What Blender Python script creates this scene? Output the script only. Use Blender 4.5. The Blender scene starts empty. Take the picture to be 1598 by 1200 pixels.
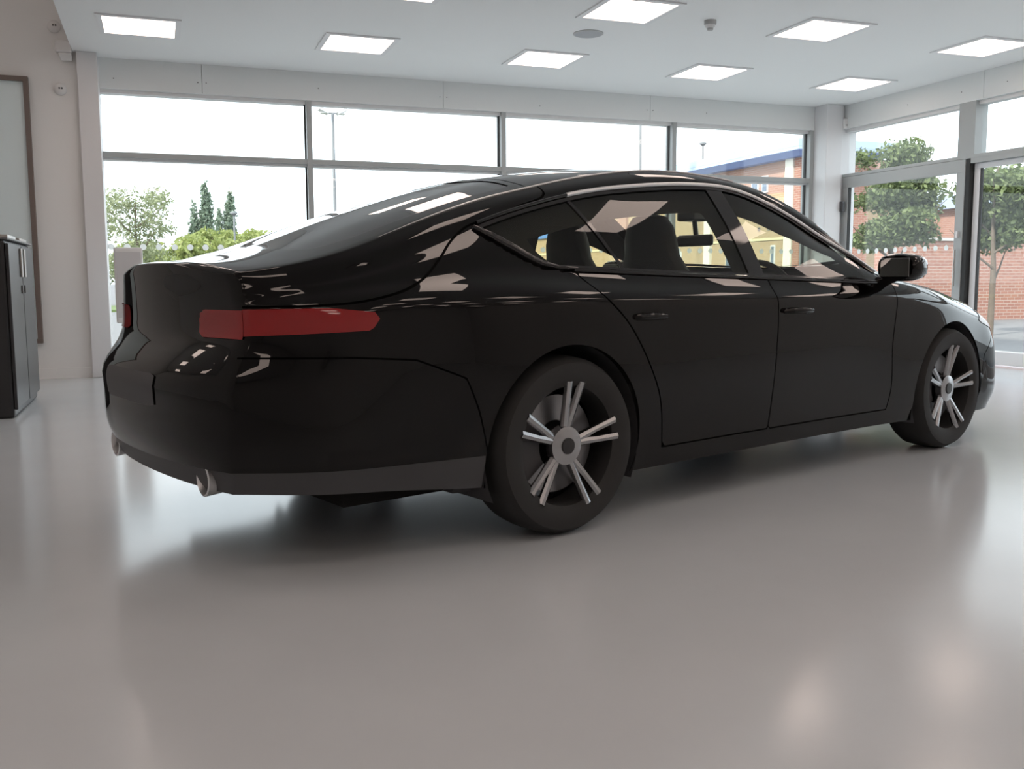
import bpy, math, random
import numpy as np
from mathutils import Vector, Matrix
random.seed(7)
rng = np.random.default_rng(11)
SC = bpy.context.scene
COL = SC.collection

# ------------------------------------------------------------------ camera
CAM = Vector((-8.279, -10.398, 0.953))
F_PX = 1485.37
RX, RZ, RY = -0.1107, -0.3523, 0.0043
def rot_room(rx, rz, ry):
    cz, sz, cx, sx, cy, sy = math.cos(rz), math.sin(rz), math.cos(rx), math.sin(rx), math.cos(ry), math.sin(ry)
    Rz = np.array([[cz, -sz, 0], [sz, cz, 0], [0, 0, 1]]); Rx = np.array([[1, 0, 0], [0, cx, -sx], [0, sx, cx]])
    Ry = np.array([[cy, 0, sy], [0, 1, 0], [-sy, 0, cy]])
    return Rz @ Rx @ Ry
RM = rot_room(RX, RZ, RY)
cam_data = bpy.data.cameras.new('camera')
cam = bpy.data.objects.new('camera', cam_data); COL.objects.link(cam)
right, fwd, up = Vector(RM[:, 0]), Vector(RM[:, 1]), Vector(RM[:, 2])
cam.matrix_world = Matrix(((right.x, up.x, -fwd.x, CAM.x), (right.y, up.y, -fwd.y, CAM.y), (right.z, up.z, -fwd.z, CAM.z), (0, 0, 0, 1)))
cam_data.sensor_fit = 'HORIZONTAL'; cam_data.sensor_width = 36.0
cam_data.lens = 36.0 * F_PX / 1598.0
cam_data.clip_end = 1000; cam_data.clip_start = 0.05
SC.camera = cam

# ------------------------------------------------------------------ sky, sun, exposure
world = bpy.data.worlds.new('overcast_sky'); SC.world = world; world.use_nodes = True
bg = world.node_tree.nodes['Background']
bg.inputs[0].default_value = (0.86, 0.935, 1.0, 1); bg.inputs[1].default_value = 2.8
sun_d = bpy.data.lights.new('hazy_sun', 'SUN'); sun_d.energy = 5.5; sun_d.angle = math.radians(4); sun_d.color = (1.0, 0.95, 0.86)
sun = bpy.data.objects.new('hazy_sun', sun_d); COL.objects.link(sun)
sun.rotation_euler = Vector((0.72, 0.30, -0.72)).to_track_quat('-Z', 'Y').to_euler()
vs = SC.view_settings
vs.view_transform = 'Standard'; vs.look = 'None'; vs.exposure = 0.0; vs.gamma = 1.0; vs.use_curve_mapping = False
PANEL_EMIT = 5.0
PANEL_COL = (1.0, 0.80, 0.70)

# ------------------------------------------------------------------ materials
MATS = {}
def mat(name, base, rough=0.6, metal=0.0, spec=0.5, coat=0.0, noise=None, bump=None, emit=None, obj_var=None):
    if name in MATS: return MATS[name]
    m = bpy.data.materials.new(name); m.use_nodes = True
    nt = m.node_tree; b = nt.nodes['Principled BSDF']
    b.inputs['Base Color'].default_value = (*base, 1); b.inputs['Roughness'].default_value = rough
    b.inputs['Metallic'].default_value = metal; b.inputs['Specular IOR Level'].default_value = spec
    b.inputs['Coat Weight'].default_value = coat; b.inputs['Coat Roughness'].default_value = 0.01
    if noise:
        sc, amt = noise
        tc = nt.nodes.new('ShaderNodeTexCoord'); n = nt.nodes.new('ShaderNodeTexNoise'); n.inputs['Scale'].default_value = sc; n.inputs['Detail'].default_value = 4
        nt.links.new(tc.outputs['Object'], n.inputs['Vector'])
        mx = nt.nodes.new('ShaderNodeMix'); mx.data_type = 'RGBA'
        mx.inputs[6].default_value = (*[max(0, c * (1 - amt)) for c in base], 1); mx.inputs[7].default_value = (*[min(1, c * (1 + amt)) for c in base], 1)
        nt.links.new(n.outputs['Fac'], mx.inputs[0]); nt.links.new(mx.outputs[2], b.inputs['Base Color'])
    if bump:
        sc, st = bump
        tc = nt.nodes.new('ShaderNodeTexCoord'); n = nt.nodes.new('ShaderNodeTexNoise'); n.inputs['Scale'].default_value = sc
        nt.links.new(tc.outputs['Object'], n.inputs['Vector'])
        bp = nt.nodes.new('ShaderNodeBump'); bp.inputs['Strength'].default_value = st; bp.inputs['Distance'].default_value = 0.01
        nt.links.new(n.outputs['Fac'], bp.inputs['Height']); nt.links.new(bp.outputs['Normal'], b.inputs['Normal'])
    if emit:
        b.inputs['Emission Color'].default_value = (*emit[0], 1); b.inputs['Emission Strength'].default_value = emit[1]
    MATS[name] = m
    return m
def glass_mat(name, tint, ior=1.5):
    m = bpy.data.materials.new(name); m.use_nodes = True; nt = m.node_tree
    nt.nodes.remove(nt.nodes['Principled BSDF'])
    out = nt.nodes['Material Output']
    tr = nt.nodes.new('ShaderNodeBsdfTransparent'); tr.inputs[0].default_value = (*tint, 1)
    gl = nt.nodes.new('ShaderNodeBsdfGlossy'); gl.inputs['Roughness'].default_value = 0.0; gl.inputs[0].default_value = (1, 1, 1, 1)
    fr = nt.nodes.new('ShaderNodeFresnel'); fr.inputs[0].default_value = ior
    # the same reflectance seen from either side of the thin pane
    geo = nt.nodes.new('ShaderNodeNewGeometry'); ms = nt.nodes.new('ShaderNodeMix'); ms.data_type = 'FLOAT'
    ms.inputs[2].default_value = ior; ms.inputs[3].default_value = 1.0 / ior
    inv = nt.nodes.new('ShaderNodeMath'); inv.operation = 'MULTIPLY_ADD'; inv.inputs[1].default_value = 0.0; inv.inputs[2].default_value = ior
    lw = nt.nodes.new('ShaderNodeLayerWeight'); lw.inputs[0].default_value = 0.5
    # Schlick from facing ratio: F = F0 + (1-F0) * facing^5
    pw = nt.nodes.new('ShaderNodeMath'); pw.operation = 'POWER'; pw.inputs[1].default_value = 5.0
    nt.links.new(lw.outputs['Facing'], pw.inputs[0])
    ma = nt.nodes.new('ShaderNodeMath'); ma.operation = 'MULTIPLY_ADD'; ma.use_clamp = True
    f0 = ((ior - 1) / (ior + 1)) ** 2
    ma.inputs[1].default_value = 1 - f0; ma.inputs[2].default_value = f0
    nt.links.new(pw.outputs[0], ma.inputs[0])
    mix = nt.nodes.new('ShaderNodeMixShader')
    nt.links.new(ma.outputs[0], mix.inputs[0]); nt.links.new(tr.outputs[0], mix.inputs[1]); nt.links.new(gl.outputs[0], mix.inputs[2])
    nt.links.new(mix.outputs[0], out.inputs[0])
    for n in (fr, geo, ms, inv): nt.nodes.remove(n)
    MATS[name] = m
    return m
def leaf_mat(name, c1, c2):
    m = bpy.data.materials.new(name); m.use_nodes = True; nt = m.node_tree; b = nt.nodes['Principled BSDF']
    g = nt.nodes.new('ShaderNodeNewGeometry'); r = nt.nodes.new('ShaderNodeMix'); r.data_type = 'RGBA'
    r.inputs[6].default_value = (*c1, 1); r.inputs[7].default_value = (*c2, 1)
    nt.links.new(g.outputs['Random Per Island'], r.inputs[0]); nt.links.new(r.outputs[2], b.inputs['Base Color'])
    b.inputs['Roughness'].default_value = 0.6
    tl = nt.nodes.new('ShaderNodeBsdfTranslucent'); nt.links.new(r.outputs[2], tl.inputs[0])
    mx = nt.nodes.new('ShaderNodeMixShader'); mx.inputs[0].default_value = 0.35
    nt.links.new(b.outputs[0], mx.inputs[1]); nt.links.new(tl.outputs[0], mx.inputs[2]); nt.links.new(mx.outputs[0], nt.nodes['Material Output'].inputs[0])
    MATS[name] = m
    return m
def brick_mat(name, c1, c2, mortar):
    m = bpy.data.materials.new(name); m.use_nodes = True; nt = m.node_tree; b = nt.nodes['Principled BSDF']
    tc = nt.nodes.new('ShaderNodeTexCoord'); mp = nt.nodes.new('ShaderNodeMapping')
    mp.inputs['Rotation'].default_value = (math.pi / 2, 0, math.radians(0))
    sep = nt.nodes.new('ShaderNodeSeparateXYZ'); add = nt.nodes.new('ShaderNodeMath'); cmb = nt.nodes.new('ShaderNodeCombineXYZ')
    nt.links.new(tc.outputs['Object'], sep.inputs[0])
    nt.links.new(sep.outputs[0], add.inputs[0]); nt.links.new(sep.outputs[1], add.inputs[1])
    nt.links.new(add.outputs[0], cmb.inputs[0]); nt.links.new(sep.outputs[2], cmb.inputs[1])
    br = nt.nodes.new('ShaderNodeTexBrick'); br.inputs['Scale'].default_value = 1.0
    br.inputs['Brick Width'].default_value = 0.225; br.inputs['Row Height'].default_value = 0.075; br.inputs['Mortar Size'].default_value = 0.008
    br.inputs['Color1'].default_value = (*c1, 1); br.inputs['Color2'].default_value = (*c2, 1); br.inputs['Mortar'].default_value = (*mortar, 1)
    nt.links.new(cmb.outputs[0], br.inputs['Vector']); nt.links.new(br.outputs['Color'], b.inputs['Base Color'])
    b.inputs['Roughness'].default_value = 0.85
    nt.nodes.remove(mp)
    MATS[name] = m
    return m
WHITE = mat('white_wall_paint', (0.82, 0.825, 0.82), 0.7, bump=(60, 0.03))
CEIL = mat('white_ceiling_paint', (0.88, 0.885, 0.885), 0.8, bump=(40, 0.02))
BOARD = mat('pale_grey_fascia_board', (0.79, 0.81, 0.805), 0.55)
COLUMN = mat('white_column_casing', (0.74, 0.74, 0.75), 0.45)
ALU = mat('powder_coated_aluminium', (0.40, 0.42, 0.42), 0.4)
ALU_W = mat('light_aluminium', (0.72, 0.72, 0.72), 0.4)
GASKET = mat('black_rubber_gasket', (0.02, 0.02, 0.02), 0.6)
FLOOR = mat('polished_grey_floor', (0.55, 0.585, 0.61), 0.16, noise=(3, 0.04), spec=0.4)
GLASS = glass_mat('window_glass', (0.965, 0.98, 0.975), 1.35)
DOT = mat('frosted_white_dot', (0.92, 0.93, 0.92), 0.5)
_nt = DOT.node_tree; _t = _nt.nodes.new('ShaderNodeBsdfTranslucent'); _t.inputs[0].default_value = (.85, .86, .85, 1); _m = _nt.nodes.new('ShaderNodeMixShader'); _m.inputs[0].default_value = .65
_nt.links.new(_nt.nodes['Principled BSDF'].outputs[0], _m.inputs[1]); _nt.links.new(_t.outputs[0], _m.inputs[2]); _nt.links.new(_m.outputs[0], _nt.nodes['Material Output'].inputs[0])
TRIMW = mat('white_light_trim', (0.82, 0.82, 0.83), 0.35)
DIFF = mat('lit_panel_diffuser', (0.9, 0.9, 0.9), 0.6, emit=(PANEL_COL, PANEL_EMIT))
PLASTICW = mat('white_plastic', (0.78, 0.78, 0.78), 0.4)
PLASTICG = mat('grey_plastic', (0.50, 0.50, 0.50), 0.45)
BLACKPL = mat('black_plastic', (0.02, 0.02, 0.022), 0.35)
DARKBOX = mat('dark_grey_plastic', (0.06, 0.06, 0.065), 0.5)
BROWN = mat('taupe_picture_frame', (0.17, 0.135, 0.12), 0.45)
PANELG = mat('pale_teal_panel', (0.76, 0.88, 0.91), 0.25)
METAL = mat('brushed_steel', (0.55, 0.54, 0.52), 0.3, metal=1.0)
ASPH = mat('car_park_asphalt', (0.16, 0.16, 0.165), 0.9, noise=(8, 0.2))
KERB = mat('pale_concrete', (0.50, 0.49, 0.46), 0.9, noise=(6, 0.1))
GRASS = mat('grass', (0.12, 0.17, 0.06), 0.9, noise=(10, 0.3))
BUFF = brick_mat('buff_brick', (0.44, 0.31, 0.18), (0.39, 0.27, 0.15), (0.46, 0.37, 0.26))
RED = brick_mat('red_brick', (0.36, 0.17, 0.12), (0.30, 0.135, 0.10), (0.42, 0.32, 0.27))
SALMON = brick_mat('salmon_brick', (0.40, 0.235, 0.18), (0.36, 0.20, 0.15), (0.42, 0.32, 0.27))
CREAM = mat('cream_render', (0.78, 0.74, 0.64), 0.8)
STONE = mat('pale_stone_band', (0.72, 0.66, 0.42), 0.8)
BLUECLAD = mat('blue_metal_cladding', (0.38, 0.48, 0.70), 0.4)
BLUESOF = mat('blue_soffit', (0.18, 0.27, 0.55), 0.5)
BLUESIGN = mat('blue_sign_face', (0.06, 0.20, 0.52), 0.4)
SIGNTXT = mat('white_sign_lettering', (0.85, 0.87, 0.88), 0.5)
DKGLASS = mat('building_window_glass', (0.12, 0.16, 0.22), 0.08, spec=0.8)
BARK = mat('tree_bark', (0.14, 0.11, 0.085), 0.9, noise=(12, 0.3))
POLE = mat('galvanised_pole', (0.22, 0.23, 0.24), 0.5)
LEAF_L = leaf_mat('pale_loose_leaves', (0.20, 0.23, 0.13), (0.36, 0.39, 0.24))
LEAF_B = leaf_mat('yellow_green_leaves', (0.20, 0.25, 0.07), (0.36, 0.40, 0.14))
LEAF_P = leaf_mat('grey_green_poplar_leaves', (0.16, 0.22, 0.16), (0.27, 0.34, 0.25))
LEAF_D = leaf_mat('street_tree_leaves', (0.07, 0.10, 0.04), (0.20, 0.25, 0.10))

# ------------------------------------------------------------------ mesh helpers
class MB:
    def __init__(s): s.v = []; s.f = []
    def quadbox(s, p):                      # 8 corners, bottom 4 (ccw from above) then top 4
        n = len(s.v); s.v += [tuple(q) for q in p]
        s.f += [tuple(n + i for i in q) for q in ((3, 2, 1, 0), (4, 5, 6, 7), (0, 1, 5, 4), (1, 2, 6, 5), (2, 3, 7, 6), (3, 0, 4, 7))]
        return s
    def box(s, x0, x1, y0, y1, z0, z1):
        return s.quadbox([(x0, y0, z0), (x1, y0, z0), (x1, y1, z0), (x0, y1, z0), (x0, y0, z1), (x1, y0, z1), (x1, y1, z1), (x0, y1, z1)])
    def tube(s, pts, rad, n=10, caps=True):
        pts = [Vector(p) for p in pts]; rad = rad if isinstance(rad, (list, tuple)) else [rad] * len(pts)
        base = len(s.v); nrm = None
        for i, p in enumerate(pts):
            d = (pts[min(i + 1, len(pts) - 1)] - pts[max(i - 1, 0)]).normalized()
            if nrm is None:
                a = Vector((0, 0, 1)) if abs(d.z) < 0.9 else Vector((1, 0, 0))
                nrm = (a - d * a.dot(d)).normalized()
            else:
                nrm = (nrm - d * nrm.dot(d)).normalized()
            bn = d.cross(nrm)
            for k in range(n):
                an = 2 * math.pi * k / n
                s.v.append(tuple(p + (nrm * math.cos(an) + bn * math.sin(an)) * rad[i]))
        for i in range(len(pts) - 1):
            for k in range(n):
                a = base + i * n + k; b = base + i * n + (k + 1) % n
                s.f.append((a, b, b + n, a + n))
        if caps:
            s.f.append(tuple(base + k for k in range(n))[::-1]); e = base + (len(pts) - 1) * n
            s.f.append(tuple(e + k for k in range(n)))
        return s
    def lathe(s, prof, n=24, axis='z', org=(0, 0, 0), closed=False):      # prof: list of (r, h)
        base = len(s.v); o = Vector(org)
        for r, h in prof:
            for k in range(n):
                a = 2 * math.pi * k / n; c, q = r * math.cos(a), r * math.sin(a)
                p = {'z': (c, q, h), 'y': (c, h, q), 'x': (h, c, q)}[axis]
                s.v.append(tuple(o + Vector(p)))
        for i in range(len(prof) - 1):
            for k in range(n):
                a = base + i * n + k; b = base + i * n + (k + 1) % n
                s.f.append((a, b, b + n, a + n))
        e = base + (len(prof) - 1) * n
        if closed:
            for k in range(n): s.f.append((e + k, e + (k + 1) % n, base + (k + 1) % n, base + k))
        else:
            s.f.append(tuple(base + k for k in range(n))[::-1]); s.f.append(tuple(e + k for k in range(n)))
        return s
    def prism(s, poly, lo, hi, plane='xz'):                 # closed polygon extruded along the third axis
        base = len(s.v); n = len(poly)
        for h in (lo, hi):
            for a, b in poly:
                s.v.append({'xz': (a, h, b), 'yz': (h, a, b), 'xy': (a, b, h)}[plane])
        s.f.append(tuple(base + k for k in range(n))); s.f.append(tuple(base + n + k for k in range(n))[::-1])
        for k in range(n): s.f.append((base + k, base + n + k, base + n + (k + 1) % n, base + (k + 1) % n))
        return s
    def build(s, name, m, parent=None, smooth=False, bevel=0.0, loc=None):
        me = bpy.data.meshes.new(name); me.from_pydata(s.v, [], s.f); me.materials.append(m)
        import bmesh
        bm = bmesh.new(); bm.from_mesh(me); bmesh.ops.recalc_face_normals(bm, faces=bm.faces)
        bm.to_mesh(me); bm.free()
        if smooth: me.shade_smooth(); me.set_sharp_from_angle(angle=math.radians(40))
        o = bpy.data.objects.new(name, me); COL.objects.link(o)
        if parent: o.parent = parent
        if loc: o.location = loc
        if bevel:
            b = o.modifiers.new('bevel', 'BEVEL'); b.width = bevel; b.segments = 2; b.limit_method = 'ANGLE'
        return o
def tag(o, label=None, cat=None, group=None, kind=None):
    if label: o['label'] = label
    if cat: o['category'] = cat
    if group: o['group'] = group
    if kind: o['kind'] = kind
    return o
def empty(name, loc=(0, 0, 0), rz=0):
    o = bpy.data.objects.new(name, None); COL.objects.link(o); o.location = loc; o.rotation_euler = (0, 0, rz); o.empty_display_size = 0.1
    return o
def link_copy(src, parent=None, loc=None, rot=None):
    c = src.copy(); COL.objects.link(c); c.parent = parent
    if loc is not None: c.location = loc
    if rot is not None: c.rotation_euler = rot
    return c
def copy_tree(root):
    r = root.copy(); COL.objects.link(r)
    for ch in [o for o in COL.objects if o.parent == root]:
        c = link_copy(ch, r)
        for g in [o for o in COL.objects if o.parent == ch]: link_copy(g, c)
    return r
def text_mesh(name, body, size, m, parent, loc, rot, align='LEFT', extrude=0.01):
    cu = bpy.data.curves.new(name, 'FONT'); cu.body = body; cu.size = size; cu.align_x = align; cu.extrude = extrude
    t = bpy.data.objects.new(name, cu); COL.objects.link(t)
    dg = bpy.context.evaluated_depsgraph_get(); me = bpy.data.meshes.new_from_object(t.evaluated_get(dg))
    bpy.data.objects.remove(t); bpy.data.curves.remove(cu)
    me.materials.clear(); me.materials.append(m)
    o = bpy.data.objects.new(name, me); COL.objects.link(o); o.parent = parent; o.location = loc; o.rotation_euler = rot
    return o

# ------------------------------------------------------------------ the showroom shell
H = 3.122            # lowered ceiling
HF = 2.829           # underside of fascia
ZT0, ZT1 = 2.145, 2.222   # transom
XE = -8.965          # edge of the lowered ceiling
YB = -16.0           # wall behind the viewer
XL = -15.0
HI = 4.6             # ceiling of the taller space on the left
def structure(o): o['kind'] = 'structure'; return o

structure(MB().box(XL - .2, 0.25, YB - .2, 0.25, -0.15, 0.0).build('floor', FLOOR))
ce = structure(MB().box(XE, 0.25, YB, 0.20, H, HI + .2).build('ceiling', CEIL))
hc = MB().box(XL, XE, YB, 0.0, HI, HI + .2).build('upper_ceiling', CEIL, ce)
# wall behind the tall space (parallel to the glazing), carries the picture frame
structure(MB().box(XL, -8.935, -0.14, 0.20, 0, HI).build('wall_left', WHITE))
structure(MB().box(XL - .2, XL, YB, 0.2, 0, HI).build('wall_far_left', WHITE))
structure(MB().box(XL - .2, 0.25, YB - .2, YB, 0, HI).build('wall_behind', WHITE))
structure(MB().box(0.0, 0.25, YB, -6.9, 0, H).build('wall_right_solid', WHITE))
# boxed fascia above the back glazing, in boards
wb = structure(MB().box(-8.76, 0.0, 0.022, 0.20, HF, H).build('wall_back', BOARD))
edges = [-8.76, -7.79, -5.249, -2.677, -0.30]
for a, b in zip(edges[:-1], edges[1:]):
    MB().box(a + .002, b - .002, 0.0, 0.022, HF, H).build('board', BOARD, wb, bevel=0.001)
for X, Z in [(-8.62, 2.93), (-7.83, 2.94), (-7.75, 2.94), (-6.62, 2.96), (-5.29, 2.95), (-5.21, 2.95), (-4.1, 2.92), (-2.72, 2.95), (-2.64, 2.95), (-1.9, 2.96)]:
    MB().lathe([(0.006, 0.0), (0.004, -0.003)], 8, 'y', (X, 0.0, Z)).build('screw', DARKBOX, wb)
wr = structure(MB().box(0.022, 0.25, -6.9, -0.05, HF, H).build('wall_right', BOARD))
for a, b in [(-0.05, -2.4), (-2.4, -4.8), (-4.8, -6.9)]:
    MB().box(0.0, 0.022, b + .002, a - .002, HF, H).build('board', BOARD, wr, bevel=0.001)
for Y, Z in [(-1.3, 2.95), (-2.1, 2.95), (-2.7, 2.95)]:
    MB().lathe([(0.006, 0.0), (0.004, -0.003)], 8, 'x', (0.0, Y, Z)).build('screw', DARKBOX, wr)
# columns
def column(name, x0, x1, y0, y1):
    o = structure(MB().box(x0, x1, y0, y1, 0, H).build(name, COLUMN, bevel=0.006)); return o
c1 = column('trim_1', -8.935, -8.752, -0.21, 0.16)
c2 = column('trim_2', -0.30, -0.055, -0.245, 0.18)
structure(MB().box(-0.055, 0.20, -0.19, 0.2, 0, H).build('trim_3', COLUMN))

# back glazing: four bays, mullion at the right end of each
YG = 0.10            # plane of the glass
def bay(n, x0, x1):
    w = structure(empty('window_%d' % n, (0, 0, 0)))
    if n < 4: MB().box(x1 - .055, x1, 0.0, 0.17, 0.0, HF).build('mullion', ALU, w, bevel=0.002)
    else: MB().box(x1 - .055, x1, 0.0, 0.17, 0.0, HF).build('mullion', ALU, w, bevel=0.002)
    xr = x1 - .055
    MB().box(x0, xr, 0.005, 0.165, ZT0 + .022, ZT1).build('transom', ALU, w, bevel=0.002)
    MB().box(x0, xr, 0.05, 0.16, ZT0, ZT0 + .022).build('transom_bead', ALU_W, w)
    MB().box(x0, xr, 0.04, 0.17, HF - .035, HF).build('head', ALU_W, w)
    MB().box(x0, xr, 0.0, 0.17, 0.0, 0.09).build('sill', ALU, w, bevel=0.002)
    MB().box(x0, xr, YG - .006, YG + .006, 0.09, ZT0).build('pane', GLASS, w)
    MB().box(x0, xr, YG - .006, YG + .006, ZT1, HF - .035).build('pane', GLASS, w)
    MB().box(xr - .012, xr, YG - .02, YG + .02, 0.09, ZT0).build('gasket', GASKET, w)
    MB().box(xr - .012, xr, YG - .02, YG + .02, ZT1, HF - .035).build('gasket', GASKET, w)
    # safety dots stuck on the glass
    x = -8.578 - 0.15 + 0.005
    d0 = MB().lathe([(0.031, 0.0), (0.031, -0.003)], 20, 'y').build('safety_dot', DOT, w)
    first = True
    while x < x1:
        if x > x0 + .02 and x < xr - .04:
            if first: d0.location = (x, YG - .007, 1.29); first = False
            else: link_copy(d0, w, (x, YG - .007, 1.29))
        x += 0.1515
bays = [-8.752, -6.697, -4.514, -2.311, -0.30]
for i in range(4): bay(i + 1, bays[i], bays[i + 1])

# right-hand glazing: fixed toplights over doors
def toplight(n, y0, y1, post=True):
    w = structure(empty('window_%d' % n))
    MB().box(0.04, 0.16, y1, y0, HF - .04, HF).build('head', ALU_W, w)
    MB().box(0.0, 0.17, y1, y0, 2.225, 2.262).build('transom', ALU, w, bevel=0.002)
    MB().box(0.094, 0.106, y1, y0, 2.262, HF - .04).build('pane', GLASS, w)
    if post: MB().box(0.0, 0.17, y1 - .23, y1, 2.225, HF).build('mullion', ALU, w, bevel=0.002)
    MB().box(0.085, 0.115, y1, y1 + .012, 2.262, HF - .04).build('gasket', GASKET, w)
toplight(5, -0.19, -2.08)
toplight(6, -2.31, -4.40)
toplight(7, -4.63, -6.90, post=False)
def glass_door(n, y0, y1, x0, x1, ztop, fr, m, dots=True):
    """leaf seen from inside; y0 nearer the back glazing"""
    d = structure(empty('door_%d' % n))
    MB().box(x0, x1, y1, y0, ztop - fr[0], ztop).build('top_rail', m, d, bevel=0.003)
    MB().box(x0, x1, y1, y0, 0.02, 0.16).build('bottom_rail', m, d, bevel=0.003)
    MB().box(x0, x1, y0 - fr[1], y0, 0.16, ztop - fr[0]).build('stile', m, d, bevel=0.003)
    MB().box(x0, x1, y1, y1 + fr[1], 0.16, ztop - fr[0]).build('stile', m, d, bevel=0.003)
    xm = (x0 + x1) / 2
    MB().box(xm - .006, xm + .006, y1 + fr[1], y0 - fr[1], 0.16, ztop - fr[0]).build('pane', GLASS, d)
    g = MB()
    for yy in (y0 - fr[1], y1 + fr[1] + .008): g.box(xm - .02, xm + .02, yy - .008, yy, .16, ztop - fr[0])
    g.build('gasket', GASKET, d)
    if dots:
        y = y0 - fr[1] - .06; d0 = None
        while y > y1 + fr[1] + .03:
            if d0 is None: d0 = MB().lathe([(0.031, 0.0), (0.031, -0.003)], 20, 'x').build('safety_dot', DOT, d); d0.location = (xm - .006, y, 1.276)
            else: link_copy(d0, d, (xm - .006, y, 1.276))
            y -= 0.159
    return d
d1 = glass_door(1, -0.20, -2.205, -0.005, 0.055, 2.222, (0.135, 0.115), ALU)
MB().tube([(-0.045, -2.15, 0.85), (-0.045, -2.15, 1.25)], 0.012, 10).build('handle', METAL, d1, smooth=True)
MB().box(-0.03, -0.005, -2.16, -2.135, 1.38, 1.45).build('lock', PLASTICW, d1)
d2 = glass_door(2, -2.27, -4.42, 0.06, 0.12, 2.17, (0.055, 0.075), TRIMW, dots=False)
d3 = glass_door(3, -4.45, -6.88, 0.06, 0.12, 2.17, (0.055, 0.075), TRIMW, dots=False)
structure(MB().box(0.0, 0.17, -2.262, -2.212, 0, 2.225).build('trim_4', GASKET))
structure(MB().box(0.0, 0.20, -6.90, -2.27, 2.172, 2.225).build('trim_5', ALU))

# skirting on the left wall
structure(MB().box(-15.0, -8.935, -0.155, -0.14, 0, 0.1).build('baseboard_left', WHITE))

# ------------------------------------------------------------------ ceiling lights
def make_light():
    r = empty('ceiling_light')
    s, o, t = 0.2875, 0.335, 0.012
    fr = MB()
    for a in ((-o, o, -o, -s), (-o, o, s, o), (-o, -s, -s, s), (s, o, -s, s)): fr.box(a[0], a[1], a[2], a[3], -t, 0.0)
    fr.build('frame', TRIMW, r)
    MB().box(-s, s, -s, s, -0.006, -0.001).build('diffuser', DIFF, r)
    return r
LX = [-8.349 + 1.878 * i for i in range(5)]
LY = [-1.351 - 1.835 * k for k in range(8)]
lights = {}
proto = make_light()
vis_lab = {(0, 0): 'lit square ceiling panel nearest the left column and round sensors',
           (1, 0): 'lit square ceiling panel in the back row, above the twin-head lamp post',
           (2, 0): 'lit square ceiling panel in the back row, just behind the round speaker',
           (3, 0): 'lit square ceiling panel in the back row, nearer the smoke detector',
           (4, 0): 'lit square ceiling panel closest to the corner column',
           (2, 1): 'lit square ceiling panel cut by the top edge of the picture',
           (3, 1): 'lit square ceiling panel in the front row, right of the smoke detector',
           (4, 1): 'lit square ceiling panel cut by the right edge, above the glass doors'}
for k, y in enumerate(LY):
    for i, x in enumerate(LX):
        o = proto if (i, k) == (0, 0) else copy_tree(proto)
        o.location = (x, y, H)
        tag(o, vis_lab.get((i, k), 'square lit ceiling panel farther back in the showroom, outside the picture'), 'light', 'square lit panels in the lowered ceiling')
for x in (-10.6, -12.6, -14.0):  # unseen panels added to brighten the wall of the taller space
    for y in (-1.6, -4.6, -7.6, -10.6, -13.6):
        o = copy_tree(proto); o.location = (x, y, HI)
        tag(o, 'added square lit panel brightening the taller space at the left, outside the picture', 'light', 'added lit panels in the upper ceiling')
sp = empty('ceiling_speaker', (-4.60, -2.40, H)); tag(sp, 'round grey speaker grille flush in the ceiling between light panels', 'speaker')
MB().lathe([(0.135, 0.0), (0.135, -0.006), (0.125, -0.010)], 40).build('rim', PLASTICG, sp, smooth=True)
MB().lathe([(0.122, -0.006), (0.122, -0.011), (0.0, -0.013)], 40).build('grille', mat('speaker_mesh', (0.48, 0.49, 0.51), 0.8, bump=(400, 0.3)), sp)
sd = empty('smoke_detector', (-3.80, -3.13, H)); tag(sd, 'small white smoke detector hanging below the ceiling between lit panels', 'detector')
MB().lathe([(0.052, 0.0), (0.052, -0.03), (0.048, -0.036)], 24).build('base', PLASTICG, sd, smooth=True)
MB().lathe([(0.044, -0.036), (0.040, -0.055), (0.032, -0.062)], 24).build('housing', PLASTICW, sd, smooth=True)
MB().lathe([(0.026, -0.062), (0.026, -0.078), (0.018, -0.082)], 16).build('chamber', PLASTICG, sd, smooth=True)

# ------------------------------------------------------------------ things on the left wall
def twin_sensor(loc, label):
    r = empty('twin_lens_sensor', loc); tag(r, label, 'sensor', 'round twin-lens sensors on the left wall')
    MB().lathe([(0.058, 0.0), (0.058, -0.014), (0.05, -0.03), (0.032, -0.043), (0.0, -0.047)], 28, 'y').build('dome', PLASTICW, r, smooth=True)
    for dx in (-0.011, 0.011):
        MB().lathe([(0.0085, -0.040), (0.0085, -0.050), (0.005, -0.053)], 14, 'y', (dx + .006, 0, 0.003)).build('lens', BLACKPL, r, smooth=True)
twin_sensor((-9.115, -0.14, 3.345), 'upper round white sensor with two black lenses, half hidden by the ceiling edge')
twin_sensor((-9.09, -0.14, 2.77), 'lower round white sensor with two black lenses, beside the brown frame')
pr = empty('motion_detector', (-9.04, -0.14, 3.10)); tag(pr, 'white boxy motion detector on the left wall between the round sensors', 'detector')
MB().box(-0.075, 0.075, -0.075, 0.0, 0.0, 0.115).build('housing', PLASTICW, pr, bevel=0.018)
MB().quadbox([(-0.03, -0.05, -0.075), (0.07, -0.04, -0.075), (0.07, 0.0, -0.06), (-0.03, 0.0, -0.06), (-0.05, -0.07, 0.0), (0.07, -0.07, 0.0), (0.07, 0.0, 0.0), (-0.05, 0.0, 0.0)]).build('lens_hood', PLASTICW, pr, bevel=0.01)
pf = empty('framed_wall_panel', (-9.36, -0.14, 0.0)); tag(pf, 'large pale teal panel in a taupe frame on the left wall', 'wall panel')
W_, B_, T_ = 2.2, 0.35, 2.86
MB().box(-W_, -.045, -0.03, -0.012, B_ + .045, T_ - .045).build('panel', PANELG, pf)
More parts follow.
